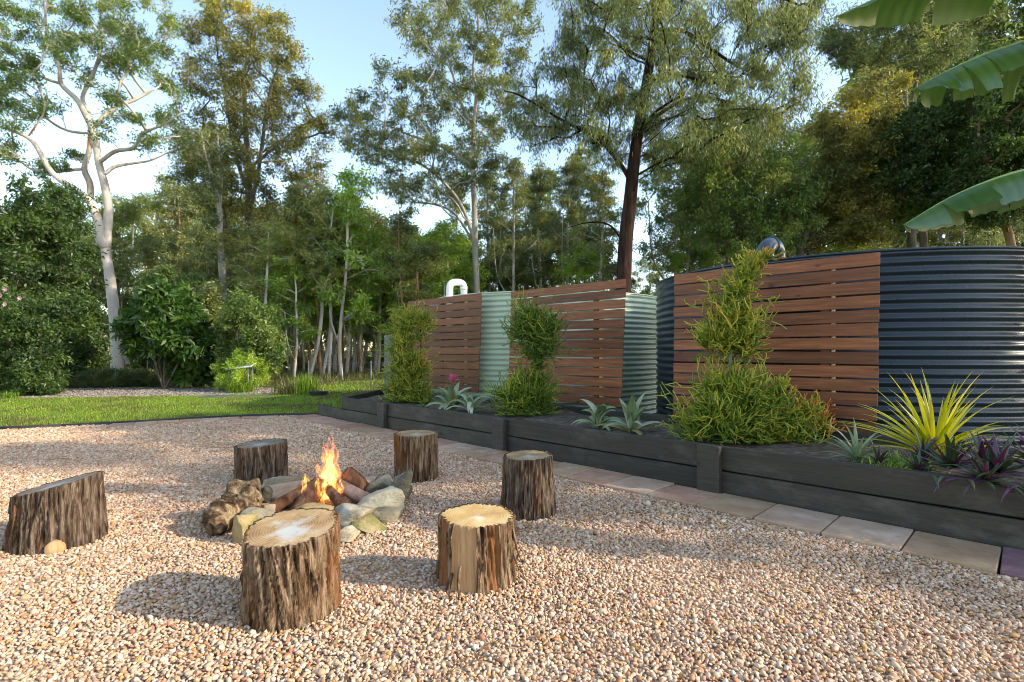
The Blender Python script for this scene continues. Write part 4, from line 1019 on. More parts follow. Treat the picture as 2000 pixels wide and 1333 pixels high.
fs3 = firestick('tallest pencil plant with orange tips, before the right screen', 2.28, 5.29,
    [(1390, 845, 48, 0.0, 1), (1440, 848, 50, 0.05, 1), (1500, 850, 46, 0.15, 1), (1550, 855, 38, 0.15, .9), (1415, 800, 45, 0.1, .9), (1460, 800, 45, 0.05, .9), (1510, 810, 36, 0.2, .8), (1375, 820, 30, 0.0, .9), (1432, 762, 30, .1, .8), (1405, 770, 24, .1, .8), (1470, 770, 26, .1, .7), (1525, 775, 20, 0.2, .8), (1585, 820, 24, 0.95, 1.1), (1600, 835, 18, 0.9, 1), (1540, 825, 24, .6, .6),
     (1395, 684, 26, 0.25, .9), (1445, 684, 30, 0.25, 1), (1410, 668, 34, 0.3, 1), (1452, 670, 34, 0.4, 1), (1425, 640, 32, 0.25, 1), (1455, 630, 24, .3, .9), (1432, 605, 28, 0.2, 1), (1440, 575, 24, 0.2, 1), (1452, 550, 20, 0.2, 1.1), (1466, 528, 17, 0.3, 1.1), (1480, 510, 13, 0.55, 1.1), (1496, 503, 9, 0.95, 1.1)],
    [(1430, 868), (1427, 780), (1425, 720), (1432, 640), (1445, 570), (1470, 520)], 3)
# stakes
for (px, yb, yt, Yk, lab) in ((822, 780, 612, 9.36, 'thin rust brown stake beside the leftmost pencil plant'), (1057, 800, 605, 7.56, 'thin rust brown stake inside the middle pencil plant')):
    a = P(px, yb, Yk); b = P(px + 1, yt, Yk); A = Acc(); A.tube([(0, 0, 0.25 - a[2] + a[2]), (0.0, 0, b[2])], 0.014, 8)
    o = A.build('plant_stake', MAT['iron'], None, tint=False); o.location = (a[0], a[1], 0); tag(o, lab, 'stake')

rl = random.Random(21)
def ring_leaves(n, el, L, w_, curl, tint, jit=0.2, **kw):
    out = []
    for i in range(n):
        out.append(dict(az=i * 2.399 + rl.gauss(0, 0.2), el=el[0] + (el[1] - el[0]) * rl.random(), L=L * rl.uniform(0.75, 1.15), w_=w_ * rl.uniform(0.85, 1.1), curl=curl * rl.uniform(0.7, 1.2), tint=min(1, max(0, tint + rl.gauss(0, jit))), **kw))
    return out
# bromeliad with the pink flower head
b1 = ND(5.02, 6.28, 0.34)
br1 = rosette('pink_bromeliad', 'silver green bromeliad with a bright pink flower head', b1, ring_leaves(9, (R(66), R(86)), 0.52, 0.115, R(75), 0.6, fold=0.35) + ring_leaves(8, (R(35), R(60)), 0.44, 0.10, R(95), 0.5, fold=0.3) + ring_leaves(3, (R(55), R(70)), 0.42, 0.09, R(60), 0.35, fold=0.3, mat='brom_olive'), 'brom_silver')
rosette('x', None, b1 + Vector((0, 0, 0.44)), [dict(az=i * 2.399, el=R(rl.uniform(15, 85)), L=rl.uniform(0.10, 0.16), w_=0.030, curl=R(20), tint=rl.random(), prof='blade') for i in range(26)], 'pink', parent=br1, pname='flower_bract')
b1b = ND(5.0, 5.83, 0.34)
rosette('silver_bromeliad', 'silvery strap leaved bromeliad just right of the pink flower', b1b, ring_leaves(9, (R(60), R(85)), 0.58, 0.080, R(160), 0.75, fold=0.3) + ring_leaves(7, (R(30), R(55)), 0.60, 0.06, R(110), 0.6, fold=0.3), 'brom_silver')
b1c = ND(4.86, 6.75, 0.34)
rosette('olive_bromeliad', 'small olive bromeliad at the foot of the pink flowered one', b1c, ring_leaves(10, (R(30), R(70)), 0.22, 0.035, R(80), 0.4, fold=0.3), 'brom_olive')
# banded bromeliads in the middle bay
b2 = ND(5.12, 3.68, 0.34)
rosette('banded_bromeliad', 'grey green banded bromeliad with curled leaves, left of the two in the middle bay', b2, ring_leaves(7, (R(72), R(88)), 0.40, 0.10, R(110), 0.5, fold=0.4) + ring_leaves(7, (R(25), R(50)), 0.40, 0.075, R(85), 0.55, fold=0.3), 'brom_silver')
b3 = ND(5.1, 3.22, 0.34)
rosette('banded_bromeliad', 'taller grey green banded bromeliad, right of the two in the middle bay', b3, ring_leaves(6, (R(70), R(86)), 0.46, 0.105, R(45), 0.45, fold=0.4) + ring_leaves(5, (R(25), R(55)), 0.42, 0.08, R(85), 0.7, fold=0.3, mat='brom_silver') + ring_leaves(4, (R(15), R(35)), 0.46, 0.075, R(50), 0.95, fold=0.3, mat='brom_olive'), 'brom_silver')
# air-plant like grey rosette
b4 = ND(5.02, 1.06, 0.35)
rosette('grey_bromeliad', 'grey green spiky rosette beside the orange tips of the tallest pencil plant', b4, ring_leaves(8, (R(55), R(85)), 0.36, 0.045, R(55), 0.55, fold=0.35, prof='blade') + ring_leaves(11, (R(15), R(50)), 0.34, 0.035, R(60), 0.45, fold=0.35, prof='blade'), 'brom_grey')
# yellow spray
b5 = ND(5.5, 0.62, 0.36)
lv = []
for i in range(70):
    e = R(rl.uniform(14, 88)); lv.append(dict(az=i * 2.399 + rl.gauss(0, 0.15), el=e, L=rl.uniform(0.52, 0.84), w_=rl.uniform(0.032, 0.054), curl=R(rl.uniform(12, 55)), tint=min(0.86, max(0, rl.gauss(0.5, 0.2))), tiptint=1.0 if rl.random() < 0.4 else 0.7, fold=0.35, prof='blade', nseg=10))
rosette('yellow_bromeliad', 'large spray of yellow green sword leaves before the dark tank', b5, lv, 'brom_yellow')
# purple and green boat lily clump draped over the planter's edge
rh = empty('boat_lily', ND(4.85, 0.25, 0.36)); tag(rh, 'purple and dark green boat lily spilling over the planter edge', 'plant')
for (n, d, z, nl, sc) in ((4.80, 0.45, 0.42, 30, 1.2), (4.70, 0.20, 0.44, 30, 1.3), (4.95, 0.62, 0.42, 26, 1.05), (4.80, -0.05, 0.46, 30, 1.3), (4.84, 0.88, 0.38, 18, 0.8), (5.02, 0.30, 0.44, 26, 1.2), (4.56, 0.26, 0.40, 24, 1.15), (4.66, -0.28, 0.45, 26, 1.2), (5.0, 0.02, 0.48, 26, 1.25), (5.0, -0.3, 0.48, 24, 1.25), (4.72, 0.62, 0.39, 22, 0.9), (4.75, -0.55, 0.45, 24, 1.2)):
    c = ND(n, d, z)
    for i in range(nl):
        link('leaf', strip_mesh(az=i * 2.399 + rl.gauss(0, 0.2), el=R(rl.uniform(5, 85)), L=rl.uniform(0.16, 0.27) * sc, w_=rl.uniform(0.028, 0.042) * sc, curl=R(rl.uniform(10, 60)), tint=rl.choice([0.15, 0.3, 0.4, 0.45, 0.7, 0.9]) + rl.gauss(0, 0.04), fold=0.3, prof='blade', nseg=5), rh, MAT['rhoeo'], c - rh.location)
# hanging leaves over the front edge
for i in range(12):
    c = ND(4.52, 0.52 - i * 0.06, 0.41)
    link('leaf', strip_mesh(az=R(225) + rl.gauss(0, 0.6), el=R(rl.uniform(-10, 25)), L=rl.uniform(0.18, 0.28), w_=0.036, curl=R(rl.uniform(50, 80)), tint=rl.choice([0.2, 0.4, 0.7, 0.3]), fold=0.3, prof='blade', nseg=6), rh, MAT['rhoeo'], c - rh.location)
# fine green groundcover between rosettes
A = Acc(); c = ND(4.95, 0.80, 0.35); N = 700
A.leaves(np.array(c) + rng.normal(0, 1, (N, 3)) * np.array([0.11, 0.11, 0.035]), 0.07, 0.008, -0.8, rng.random(N))
o = A.build('green_groundcover', MAT['leaf_bright'], None); tag(o, 'patch of fine green foliage between the grey rosette and the boat lily', 'plant', kind='stuff')
# grass sprouting behind the lower end board
A = Acc(); N = 420; dd = rng.uniform(8.98, 9.7, N); nn = PF + 0.09 + rng.uniform(0, 0.35, N)
b0 = np.column_stack([S2 * (nn - dd), S2 * (nn + dd), np.full(N, 0.13)])
A.leaves(b0, 0.17, 0.010, -1.6, rng.random(N)); tag(A.build('sprouting_grass', MAT['grass'], None), 'green grass sprouting behind the planter\'s low end board', 'grass', kind='stuff')

# ================================================================== BANANA PLANT (stem stands to the right, outside the picture)
bp = empty('banana_plant', (4.75, 3.25, 0.3)); tag(bp, 'banana plant whose big torn green leaves reach in from the right', 'banana plant')
A = Acc(); A.tube([(0, 0, 0), (0.02, 0, 0.8), (0.0, 0.03, 1.6), (0.02, 0.02, 2.3)], [0.13, 0.115, 0.09, 0.05], 16); A.build('stem', MAT['pseudostem'], bp, tint=False)
def banana_leaf(path, wmax, droop_near, droop_far, seed, tears, tint=0.5, upper=0.5):
    r_ = random.Random(seed)
    p = np.array(path, float) - np.array(bp.location)
    t = np.linspace(0, 1, 61)
    # Catmull-Rom through the points
    q_ = np.vstack([2 * p[0] - p[1], p, 2 * p[-1] - p[-2]]); n = len(p) - 1
    pts = []
    for tt in t:
        s_ = min(tt * n, n - 1e-6); i = int(s_); f = s_ - i
        a, b, c, d = q_[i:i + 4]
        pts.append(0.5 * ((2 * b) + (-a + c) * f + (2 * a - 5 * b + 4 * c - d) * f * f + (-a + 3 * b - 3 * c + d) * f ** 3))
    pts = np.array(pts); dr = np.gradient(pts, axis=0); dr /= np.linalg.norm(dr, axis=1, keepdims=True)
    lf = Acc()
    start = 10
    for sgn, drp in ((1, droop_near), (-1, droop_far)):
        i = start
        while i < 60:
            ln = r_.randint(*tears); j = min(60, i + ln)
            if 60 - j < 3: j = 60
            extra = r_.gauss(0, 0.28); sk = r_.gauss(0, 0.10); len_k = r_.uniform(0.72, 1.08)
            V = []; tn = []; nc = 6; r_gap = r_.uniform(0.3, 2.6)
            for k in range(i, j + 1):
                u = (k - start) / (60 - start)
                w_ = wmax * (math.sin(PI * min(1.0, 0.10 + 0.90 * u)) ** 0.55) * len_k
                if u > 0.98: w_ *= 0.3
                gap = 0.012 if (k == j and j < 60) or (k == i and i > start) else 0
                d = dr[k]; s_ = np.cross(d, [0, 0, 1.0]); s_ /= np.linalg.norm(s_); up = np.cross(s_, d)
                kk = pts[k]
                for c in range(nc + 1):
                    f = c / nc
                    ang = drp * (0.35 + 0.65 * f) + extra * f
                    o_ = s_ * sgn * w_ * (math.sin(ang) / max(ang, 0.05) if ang > 0.05 else 1) * f * math.cos(drp * 0.25) - up * w_ * f * math.sin(ang) * 0.95 + up * 0.004
                    shear = d * (w_ * f * (0.22 + sk) + f * f * gap * (1 if k == i else -1) * r_gap)
                    V.append(kk + o_ + shear + np.array([0, 0, 0.006 * math.sin(k * 1.9) * f]))
                    tn.append(min(0.78, max(0, tint + 0.12 * math.sin(k * 2.3) + extra * 0.2)) + (0.2 if f > 0.9 and r_.random() < 0.12 else 0))
            m = j - i; Q = []
            for a in range(m):
                for c in range(nc):
                    b = a * (nc + 1) + c; Q.append((b, b + 1, b + nc + 2, b + nc + 1))
            lf.add(V, Q, None, np.array(tn)); i = j
    o = lf.build('leaf', MAT['banana'], bp)
    B = Acc(); B.tube(pts, np.linspace(0.022, 0.004, 61), 8); B.build('midrib', MAT['midrib'], o, tint=False)
st_top = (4.77, 3.27, 2.55)
banana_leaf([st_top, P(2200, 300, 3.4), P(2060, 322, 3.45), P(1960, 345, 3.5), P(1860, 385, 3.55), P(1765, 440, 3.6)], 0.27, R(78), R(55), 1, (6, 13), 0.35)
banana_leaf([st_top, P(2250, 120, 3.4), P(2080, 70, 3.5), P(1960, 95, 3.55), P(1860, 135, 3.6), P(1785, 175, 3.65)], 0.33, R(62), R(75), 2, (3, 8), 0.6)
banana_leaf([st_top, P(2300, 60, 3.3), P(2050, -75, 3.3), P(1880, -60, 3.3), P(1750, -18, 3.3), P(1636, 32, 3.3)], 0.26, R(60), R(50), 3, (6, 12), 0.62)
banana_leaf([st_top, (5.2, 2.9, 3.2), (5.7, 2.5, 3.4), (6.3, 2.2, 3.2), (6.7, 2.0, 2.7)], 0.3, R(40), R(40), 5, (5, 10), 0.5)
# grey ash and charcoal under the logs
A = Acc(); n = 9; m = 30; V = [(0, 0, 0.035)]
for i in range(1, n + 1):
    for j in range(m):
        t = j * 2 * PI / m; r_ = 0.46 * i / n * (1 + 0.12 * mnoise.noise(Vector((math.cos(t) * 2, math.sin(t) * 2, 0))))
        V.append((r_ * math.cos(t), r_ * math.sin(t), 0.022 + 0.022 * (1 - (i / n) ** 2) + 0.012 * mnoise.noise(Vector((r_ * math.cos(t) * 14, r_ * math.sin(t) * 14, 0)))))
T = [(0, 1 + j, 1 + (j + 1) % m) for j in range(m)]; Q = [(1 + (i - 1) * m + j, 1 + i * m + j, 1 + i * m + (j + 1) % m, 1 + (i - 1) * m + (j + 1) % m) for i in range(1, n) for j in range(m)]
A.add(V, Q, T); MAT['ash'] = mk('ash', [(0.35, (0.02, 0.018, 0.016)), (0.5, (0.12, 0.11, 0.10)), (0.7, (0.34, 0.32, 0.30))], 16, 0.95, 0.9, 50, bdist=0.02)
o = A.build('ash_bed', MAT['ash'], None, tint=False); o.location = (-1.47, 4.2, 0.0); tag(o, 'grey ash and charcoal under the burning logs', 'ash', kind='stuff')
MAT['litter'] = leafmat('dry_leaf_litter', [(0.0, (0.10, 0.055, 0.03)), (0.5, (0.24, 0.135, 0.06)), (0.85, (0.36, 0.26, 0.12)), (1.0, (0.16, 0.22, 0.05))], trans=0.1, gloss=0.03)
N = 420; A = Acc(); p = np.column_stack([rng.uniform(-6, 4, N), rng.uniform(1.7, 9, N)]); p = p[in_poly(p, gravel_poly)]
hgt = np.column_stack([p, np.full(len(p), 0.022)])
A.leaves(hgt, 0.075, 0.017, 0.0, rng.random(len(p)), flat=6.0)
V = np.concatenate(A.V); V[:, 2] = 0.020 + np.abs(V[:, 2] - 0.022) * 0.35; A.V = [V]
k = rng.integers(0, len(p), 60); a_ = rng.uniform(0, 2 * PI, 60); ln = rng.uniform(0.05, 0.2, (60, 1))
A.twigs(hgt[k], hgt[k] + np.column_stack([np.cos(a_), np.sin(a_), np.full(60, 0.02)]) * ln, 0.003, 0.0015, 0.08, 0.15)
tag(A.build('leaf_litter', MAT['litter'], None), 'fallen gum leaves and twigs scattered over the gravel', 'litter', kind='stuff')
#--SECTION3--
# ================================================================== TREES
def poly_area(p):
    p = np.array(p, float); x, y = p[:, 0], p[:, 1]
    return 0.5 * abs(np.dot(x, np.roll(y, -1)) - np.dot(y, np.roll(x, -1)))

def sample_clumps(poly, Y, n, r_, depth, rs):
    """n clump centres inside an outline (pixels) at distance Y, kept apart, spread in depth"""
    n = int(n * 1.25); poly = np.array(poly, float); lo, hi = poly.min(0), poly.max(0)
    sp = 0.72 * math.sqrt(poly_area(poly) / n)
    out = []; tries = 0
    cx0 = (lo[0] + hi[0]) / 2; hw = (hi[0] - lo[0]) / 2
    while len(out) < n and tries < n * 60:
        tries += 1
        c = rs.uniform(lo, hi)
        if not in_poly(c[None], poly)[0]: continue
        if tries < n * 40 and any((c[0] - a[0]) ** 2 + (c[1] - a[1]) ** 2 < sp * sp for a in out): continue
        out.append(c)
    res = []
    for c in out:
        e = math.sqrt(max(0.05, 1 - ((c[0] - cx0) / (hw + 1)) ** 2))
        dy = rs.uniform(-1, 1) * depth * e
        x, y, z = P(c[0], c[1], Y)
        k = (Y + dy) / Y
        res.append((x * (1 + (k - 1) * 0.5), Y + dy, CAM_Z + (z - CAM_Z) * (1 + (k - 1) * 0.5), r_ * rs.uniform(0.7, 1.3)))
    return res

def grow_tree(name, label, cat, group, base, trunk, limbs, clumps, bark, leaf, L, W, droop, twigs=11, per=13, r_tip=0.016, seed=0,
              tint0=0.4, tintj=0.16, gnarl=0.10, twig_r=0.010, flat=0.0, warm_top=0.0, leaf_spread=0.16, sides=9, squash=0.75):
    """trunk / limbs: lists of ((x,y,z), radius); clumps: (x,y,z,r). The limbs that carry the clumps grow from the nearest
    older wood below them; their thickness follows how many clumps they carry."""
    rs = np.random.default_rng(1000 + seed)
    base = np.array(base, float)
    nodes = []; par = []; rad = []; chains = []
    def add_chain(pts, radii, parent):
        ids = []
        for p, r_ in zip(pts, radii):
            nodes.append(np.array(p, float)); par.append(parent); rad.append(r_); parent = len(nodes) - 1; ids.append(parent)
        chains.append(ids)
        return ids
    def refine(pl, k=4):
        p = np.array([a[0] for a in pl], float); r_ = np.array([a[1] for a in pl], float); n = len(p) - 1
        q_ = np.vstack([2 * p[0] - p[1], p, 2 * p[-1] - p[-2]]); P_, R_ = [], []
        for i in range(n):
            for s_ in range(k):
                f = s_ / k; a, b, c, d = q_[i:i + 4]
                P_.append(0.5 * ((2 * b) + (-a + c) * f + (2 * a - 5 * b + 4 * c - d) * f * f + (-a + 3 * b - 3 * c + d) * f ** 3)); R_.append(r_[i] * (1 - f) + r_[i + 1] * f)
        P_.append(p[-1]); R_.append(r_[-1])
        return P_, R_
    ids_t = add_chain(*refine(trunk), -1)
    given = set(ids_t)
    for lb in limbs:
        P_, R_ = refine(lb)
        arr = np.array(nodes); par0 = int(np.argmin(((arr - P_[0]) ** 2).sum(1)))
        given |= set(add_chain(P_, R_, par0))
    order = sorted(range(len(clumps)), key=lambda i: min(((np.array(nodes) - np.array(clumps[i][:3])) ** 2).sum(1)))
    load = {}
    ends = []
    for ci in order:
        c = np.array(clumps[ci][:3]); arr = np.array(nodes)
        dv = c - arr; dist = np.sqrt((dv ** 2).sum(1)); hor = np.sqrt((dv[:, :2] ** 2).sum(1))
        cost = dist + 2.2 * np.maximum(0, arr[:, 2] - c[2] + 0.35 * hor)
        rr = np.array(rad); cost = cost + np.where(rr < r_tip * 1.2, 0.25, 0)
        s_ = int(np.argmin(cost)); a = nodes[s_]; ln = dist[s_]
        n = max(3, int(ln / 0.55))
        ctrl = a * 0.5 + c * 0.5 + np.array([0, 0, 0.16 * ln]) + rs.normal(0, 0.08, 3) * ln
        t = np.linspace(0, 1, n + 1)[1:, None]
        pts = (1 - t) ** 2 * a + 2 * t * (1 - t) * ctrl + t ** 2 * c
        if n > 2: pts[:-1] += rs.normal(0, gnarl, (n - 1, 3)) * min(1.0, ln * 0.35)
        ids = add_chain(list(pts), [r_tip] * n, s_)
        ends.append((ci, ids))
    cnt = np.zeros(len(nodes))
    for ci, ids in ends: cnt[ids[-1]] += 1
    for i in range(len(nodes) - 1, -1, -1):
        if par[i] >= 0: cnt[par[i]] += cnt[i]
    for i in range(len(nodes)):
        want = r_tip * max(1.0, cnt[i]) ** 0.48
        rad[i] = max(rad[i], min(want, 0.14)) if i in given else want
    B = Acc()
    arr = np.array(nodes)
    for k, ids in enumerate(chains):
        p0 = par[ids[0]]
        ii = ([p0] if p0 >= 0 else []) + ids
        rr = [min(rad[i], rad[ids[0]] * 1.05) if j == 0 and p0 >= 0 else rad[i] for j, i in enumerate(ii)]
        mr = max(rr)
        B.tube(arr[ii] - base, rr, sides + 5 if k == 0 else (sides if mr > 0.08 else (6 if mr > 0.03 else 4)), True)
    F = Acc()
    zmin = min((c[2] for c in clumps), default=0); zmax = max((c[2] for c in clumps), default=1)
    for ci, ids in ends:
        x, y, z, cr = clumps[ci]; cr *= 1.15; c = np.array([x, y, z])
        n = twigs
        per_ = int(per * 2.0)
        org = arr[rs.choice(ids[-min(3, len(ids)):], n)]
        d = rs.normal(0, 1, (n, 3)); d /= np.linalg.norm(d, axis=1, keepdims=True)
        E = c + d * cr * rs.uniform(0.35, 1.0, (n, 1)) * np.array([1, 1, squash])
        B.twigs(org - base, E - base, twig_r, twig_r * 0.4, 0.10)
        t = rs.uniform(0.45, 1.08, (n, per_, 1))
        pos = org[:, None] * (1 - t) + E[:, None] * t + rs.normal(0, leaf_spread, (n, per_, 3)) * cr * 0.8
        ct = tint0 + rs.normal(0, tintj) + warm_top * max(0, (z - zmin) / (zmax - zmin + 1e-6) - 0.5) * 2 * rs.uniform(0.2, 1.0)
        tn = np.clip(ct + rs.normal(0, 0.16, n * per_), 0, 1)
        F.leaves(pos.reshape(-1, 3) - base, L * 1.05, W * 1.2, droop, tn, flat)
    o = tag(empty(name, base), label, cat, group)
    tr = B.build('trunk', MAT[bark], o, tint=False)
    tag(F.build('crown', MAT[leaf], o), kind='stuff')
    return o

def tr(pl, Y, r0, r1, dys=None, pw=1.0):
    """polyline in pixels -> [(point, radius)] at distance Y"""
    n = len(pl); out = []
    for i, (px, py) in enumerate(pl):
        f = (i / (n - 1)) ** pw; dy = 0 if dys is None else dys * i / (n - 1)
        out.append((P(px, py, Y + dy), r0 * (1 - f) + r1 * f))
    return out

rs0 = np.random.default_rng(5)
# ---- tall white gum, left
Yg = 28.0
tk = tr([(229, 733), (229, 690), (224, 620), (215, 545), (207, 487), (212, 412), (204, 360), (193, 319), (184, 262), (165, 221), (150, 195), (120, 165), (116, 131), (101, 94), (90, 52), (88, 0)], Yg, 0.31, 0.05, None, 0.85)
lm = [tr([(207, 484), (196, 465), (191, 431), (172, 390), (146, 371), (101, 337), (64, 277), (22, 255), (-25, 240)], Yg, 0.26, 0.05, -2.0),
      tr([(176, 395), (176, 360), (165, 330), (176, 285), (174, 225), (161, 191), (180, 150), (195, 105), (199, 56), (191, 0)], Yg, 0.17, 0.04, 1.5),
      tr([(204, 341), (225, 326), (262, 319), (296, 313), (345, 290)], Yg, 0.10, 0.03, 1.0),
      tr([(193, 319), (225, 296), (262, 289), (278, 262), (319, 244), (352, 222)], Yg, 0.09, 0.03, -1.2),
      tr([(178, 250), (225, 210), (262, 195), (310, 170)], Yg, 0.08, 0.03, 1.2),
      tr([(122, 165), (80, 150), (40, 120), (5, 90)], Yg, 0.07, 0.03, -1.0),
      tr([(101, 337), (60, 330), (20, 300), (-20, 290)], Yg, 0.07, 0.03, 0.8),
      tr([(184, 262), (130, 255), (90, 230), (60, 190)], Yg, 0.07, 0.03, 1.0)]
gp = [(60,60),(330,40),(400,90),(260,60),(600,110),(580,150),(700,130),(620,300),(690,290),(600,340),(720,200),(780,350),(830,420),(860,450),(920,490),(640,600),(700,600),(740,730),(330,160),(370,190),(230,230),(350,260),(130,350),(60,380),(200,350),(40,470),(90,520),(240,520),(270,580),(150,600),(40,650),(80,770),(30,800),(200,880),(250,870),(300,860),(400,820),(570,510),(420,400),(520,700),(860,100),(900,130),(830,250),(50,250),(20,30),(760,20),(650,20),(550,20),(880,580),(920,730),(780,710),(640,240),(560,280),(660,330),(740,280),(700,240),(790,240),(450,90),(380,30),(180,100),(0,330),(0,420),(20,560),(100,420),(160,320),(-40,600),(-60,450),(-50,320),(-50,760),(650,160),(560,210),(480,200),(330,350),(620,500),(820,620),(310,230),(120,180),(130,60),(-30,120)]
cl = []
for (a, b) in gp:
    for k in range(2):
        dy = rs0.uniform(-2.4, 2.4); x, y, z = P(a * 0.375 + rs0.normal(0, 7), b * 0.375 + rs0.normal(0, 6), Yg + dy); cl.append((x, y, z, rs0.uniform(0.45, 0.85)))
for a in range(12):
    x, y, z = P(rs0.uniform(-40, 330), rs0.uniform(-60, 0), Yg); cl.append((x, y + rs0.uniform(-2, 2), z, 0.8))
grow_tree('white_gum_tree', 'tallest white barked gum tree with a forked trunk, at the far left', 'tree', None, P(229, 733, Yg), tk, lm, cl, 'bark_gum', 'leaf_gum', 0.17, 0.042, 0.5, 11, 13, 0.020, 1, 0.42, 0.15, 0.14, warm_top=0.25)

# ---- golden tree beside it
Yh = 33.0
tk = tr([(488, 722), (487, 640), (487, 560), (487, 490), (486, 400), (486, 330), (480, 260), (478, 200), (476, 150), (488, 100), (497, 50)], Yh, 0.36, 0.05, None, 0.8)
lm = [tr([(486, 420), (500, 360), (510, 300), (520, 220), (535, 150)], Yh, 0.12, 0.03, -1), tr([(486, 380), (465, 320), (450, 250), (440, 180), (425, 110)], Yh, 0.12, 0.03, 1), tr([(486, 330), (540, 285), (590, 245), (640, 232)], Yh, 0.10, 0.03, 0), tr([(487, 480), (540, 440), (600, 420)], Yh, 0.09, 0.03, 1.2), tr([(487, 500), (450, 450), (430, 420)], Yh, 0.08, 0.03, -1)]
poly = [(400, 0), (450, -15), (480, 10), (520, 10), (555, 40), (548, 75), (590, 105), (612, 160), (600, 185), (640, 225), (655, 260), (615, 290), (640, 340), (620, 400), (600, 470), (540, 500), (440, 500), (385, 420), (390, 330), (345, 290), (360, 235), (385, 200), (350, 120), (380, 60)]
cl = sample_clumps(poly, Yh, 175, 0.85, 4.2, rs0)
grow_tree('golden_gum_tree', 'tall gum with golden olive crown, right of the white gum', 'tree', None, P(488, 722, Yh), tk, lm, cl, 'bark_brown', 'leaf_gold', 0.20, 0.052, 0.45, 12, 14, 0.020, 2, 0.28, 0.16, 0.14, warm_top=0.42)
# pale trunk in front of it
Yk = 29.0
tk = tr([(437, 735), (438, 650), (436, 560), (430, 470), (428, 400), (415, 345), (400, 300), (392, 250)], Yk, 0.27, 0.04, None, 0.9)
lm = [tr([(430, 400), (432, 350), (428, 310), (425, 260)], Yk, 0.10, 0.03, 0.5)]
cl = sample_clumps([(350, 260), (420, 230), (440, 320), (420, 420), (370, 400), (340, 330)], Yk, 26, 0.7, 1.6, rs0) + sample_clumps([(390, 430), (460, 420), (470, 560), (400, 580)], Yk, 14, 0.6, 1.5, rs0)
grow_tree('paperbark_tree', 'patchy pale barked tree between the white gum and the golden gum', 'tree', None, P(437, 735, Yk), tk, lm, cl, 'bark_pale', 'leaf_olive', 0.18, 0.045, 0.5, 10, 12, 0.016, 3, 0.45)

# ---- tree behind the pale tank
Yc = 27.0
tk = tr([(932, 735), (931, 640), (931, 560), (928, 480), (927, 420), (924, 330), (925, 250), (930, 185), (924, 130), (934, 60), (930, 0)], Yc, 0.22, 0.035, None, 0.8)
lm = [tr([(927, 470), (900, 400), (860, 350), (820, 320), (770, 300)], Yc, 0.09, 0.025, -1), tr([(925, 250), (900, 200), (880, 130), (860, 60)], Yc, 0.08, 0.02, 1), tr([(930, 200), (955, 120), (985, 60), (1010, 20)], Yc, 0.07, 0.02, -1),
      tr([(924, 330), (870, 290), (790, 260), (720, 225), (680, 215)], Yc, 0.08, 0.02, 0.8), tr([(925, 280), (960, 230), (990, 170)], Yc, 0.06, 0.02, 0.8), tr([(928, 480), (890, 420), (850, 400), (800, 395)], Yc, 0.06, 0.02, 1.5)]
co = [(520, 10), (420, 110), (420, 190), (470, 240), (520, 230), (550, 260), (500, 320), (370, 320), (360, 400), (420, 440), (350, 470), (240, 470), (130, 480), (160, 640), (210, 700), (250, 790), (340, 860), (460, 960), (600, 950), (700, 900), (800, 880), (920, 800), (930, 650), (960, 500), (950, 330), (1080, 160), (1060, 0), (900, -60), (600, -60)]
cl = sample_clumps([(600 + a * 0.42, b * 0.42) for a, b in co], Yc, 185, 0.62, 3.4, rs0)
grow_tree('slender_gum_tree', 'slender grey trunked gum with open crown behind the pale tank', 'tree', None, P(932, 735, Yc), tk, lm, cl, 'bark_pale', 'leaf_olive', 0.17, 0.042, 0.7, 11, 12, 0.014, 4, 0.42, 0.16, warm_top=0.1)

# ---- dark ironbark
Yd = 20.0
tk = tr([(1216, 740), (1216, 640), (1218, 560), (1222, 470), (1230, 400), (1237, 330), (1247, 250), (1258, 190), (1268, 130), (1278, 60), (1285, -30), (1290, -90)], Yd, 0.33, 0.12, None, 0.9)
lm = [tr([(1233, 350), (1171, 273), (1104, 239), (1020, 189), (985, 178)], Yd, 0.075, 0.02, -1), tr([(1247, 260), (1300, 215), (1360, 190), (1430, 200)], Yd, 0.08, 0.02, 1.2), tr([(1262, 170), (1290, 148), (1340, 150), (1390, 165)], Yd, 0.06, 0.02, -1.4),
      tr([(1278, 60), (1330, 60), (1380, 90), (1440, 130), (1490, 150)], Yd, 0.07, 0.02, 0.6), tr([(1268, 120), (1220, 95), (1180, 60), (1140, 50)], Yd, 0.06, 0.02, 1.0), tr([(1222, 480), (1190, 440), (1150, 435), (1110, 445)], Yd, 0.05, 0.015, 1.0), tr([(1284, 0), (1380, -30), (1480, -20), (1560, 10)], Yd, 0.08, 0.02, 0)]
poly = [(1085, -10), (1110, 60), (1065, 120), (1010, 165), (990, 230), (1050, 290), (1100, 270), (1180, 320), (1235, 290), (1290, 320), (1340, 300), (1400, 320), (1480, 300), (1540, 250), (1575, 180), (1550, 130), (1590, 60), (1610, 0), (1600, -70), (1080, -70)]
cl = sample_clumps(poly, Yd, 230, 0.62, 3.4, rs0)
grow_tree('ironbark_tree', 'dark furrowed leaning trunk with drooping foliage, behind the gap between screens', 'tree', None, P(1216, 740, Yd), tk, lm, cl, 'bark_iron', 'leaf_olive', 0.17, 0.028, 1.3, 12, 14, 0.012, 5, 0.45, 0.15, leaf_spread=0.2)

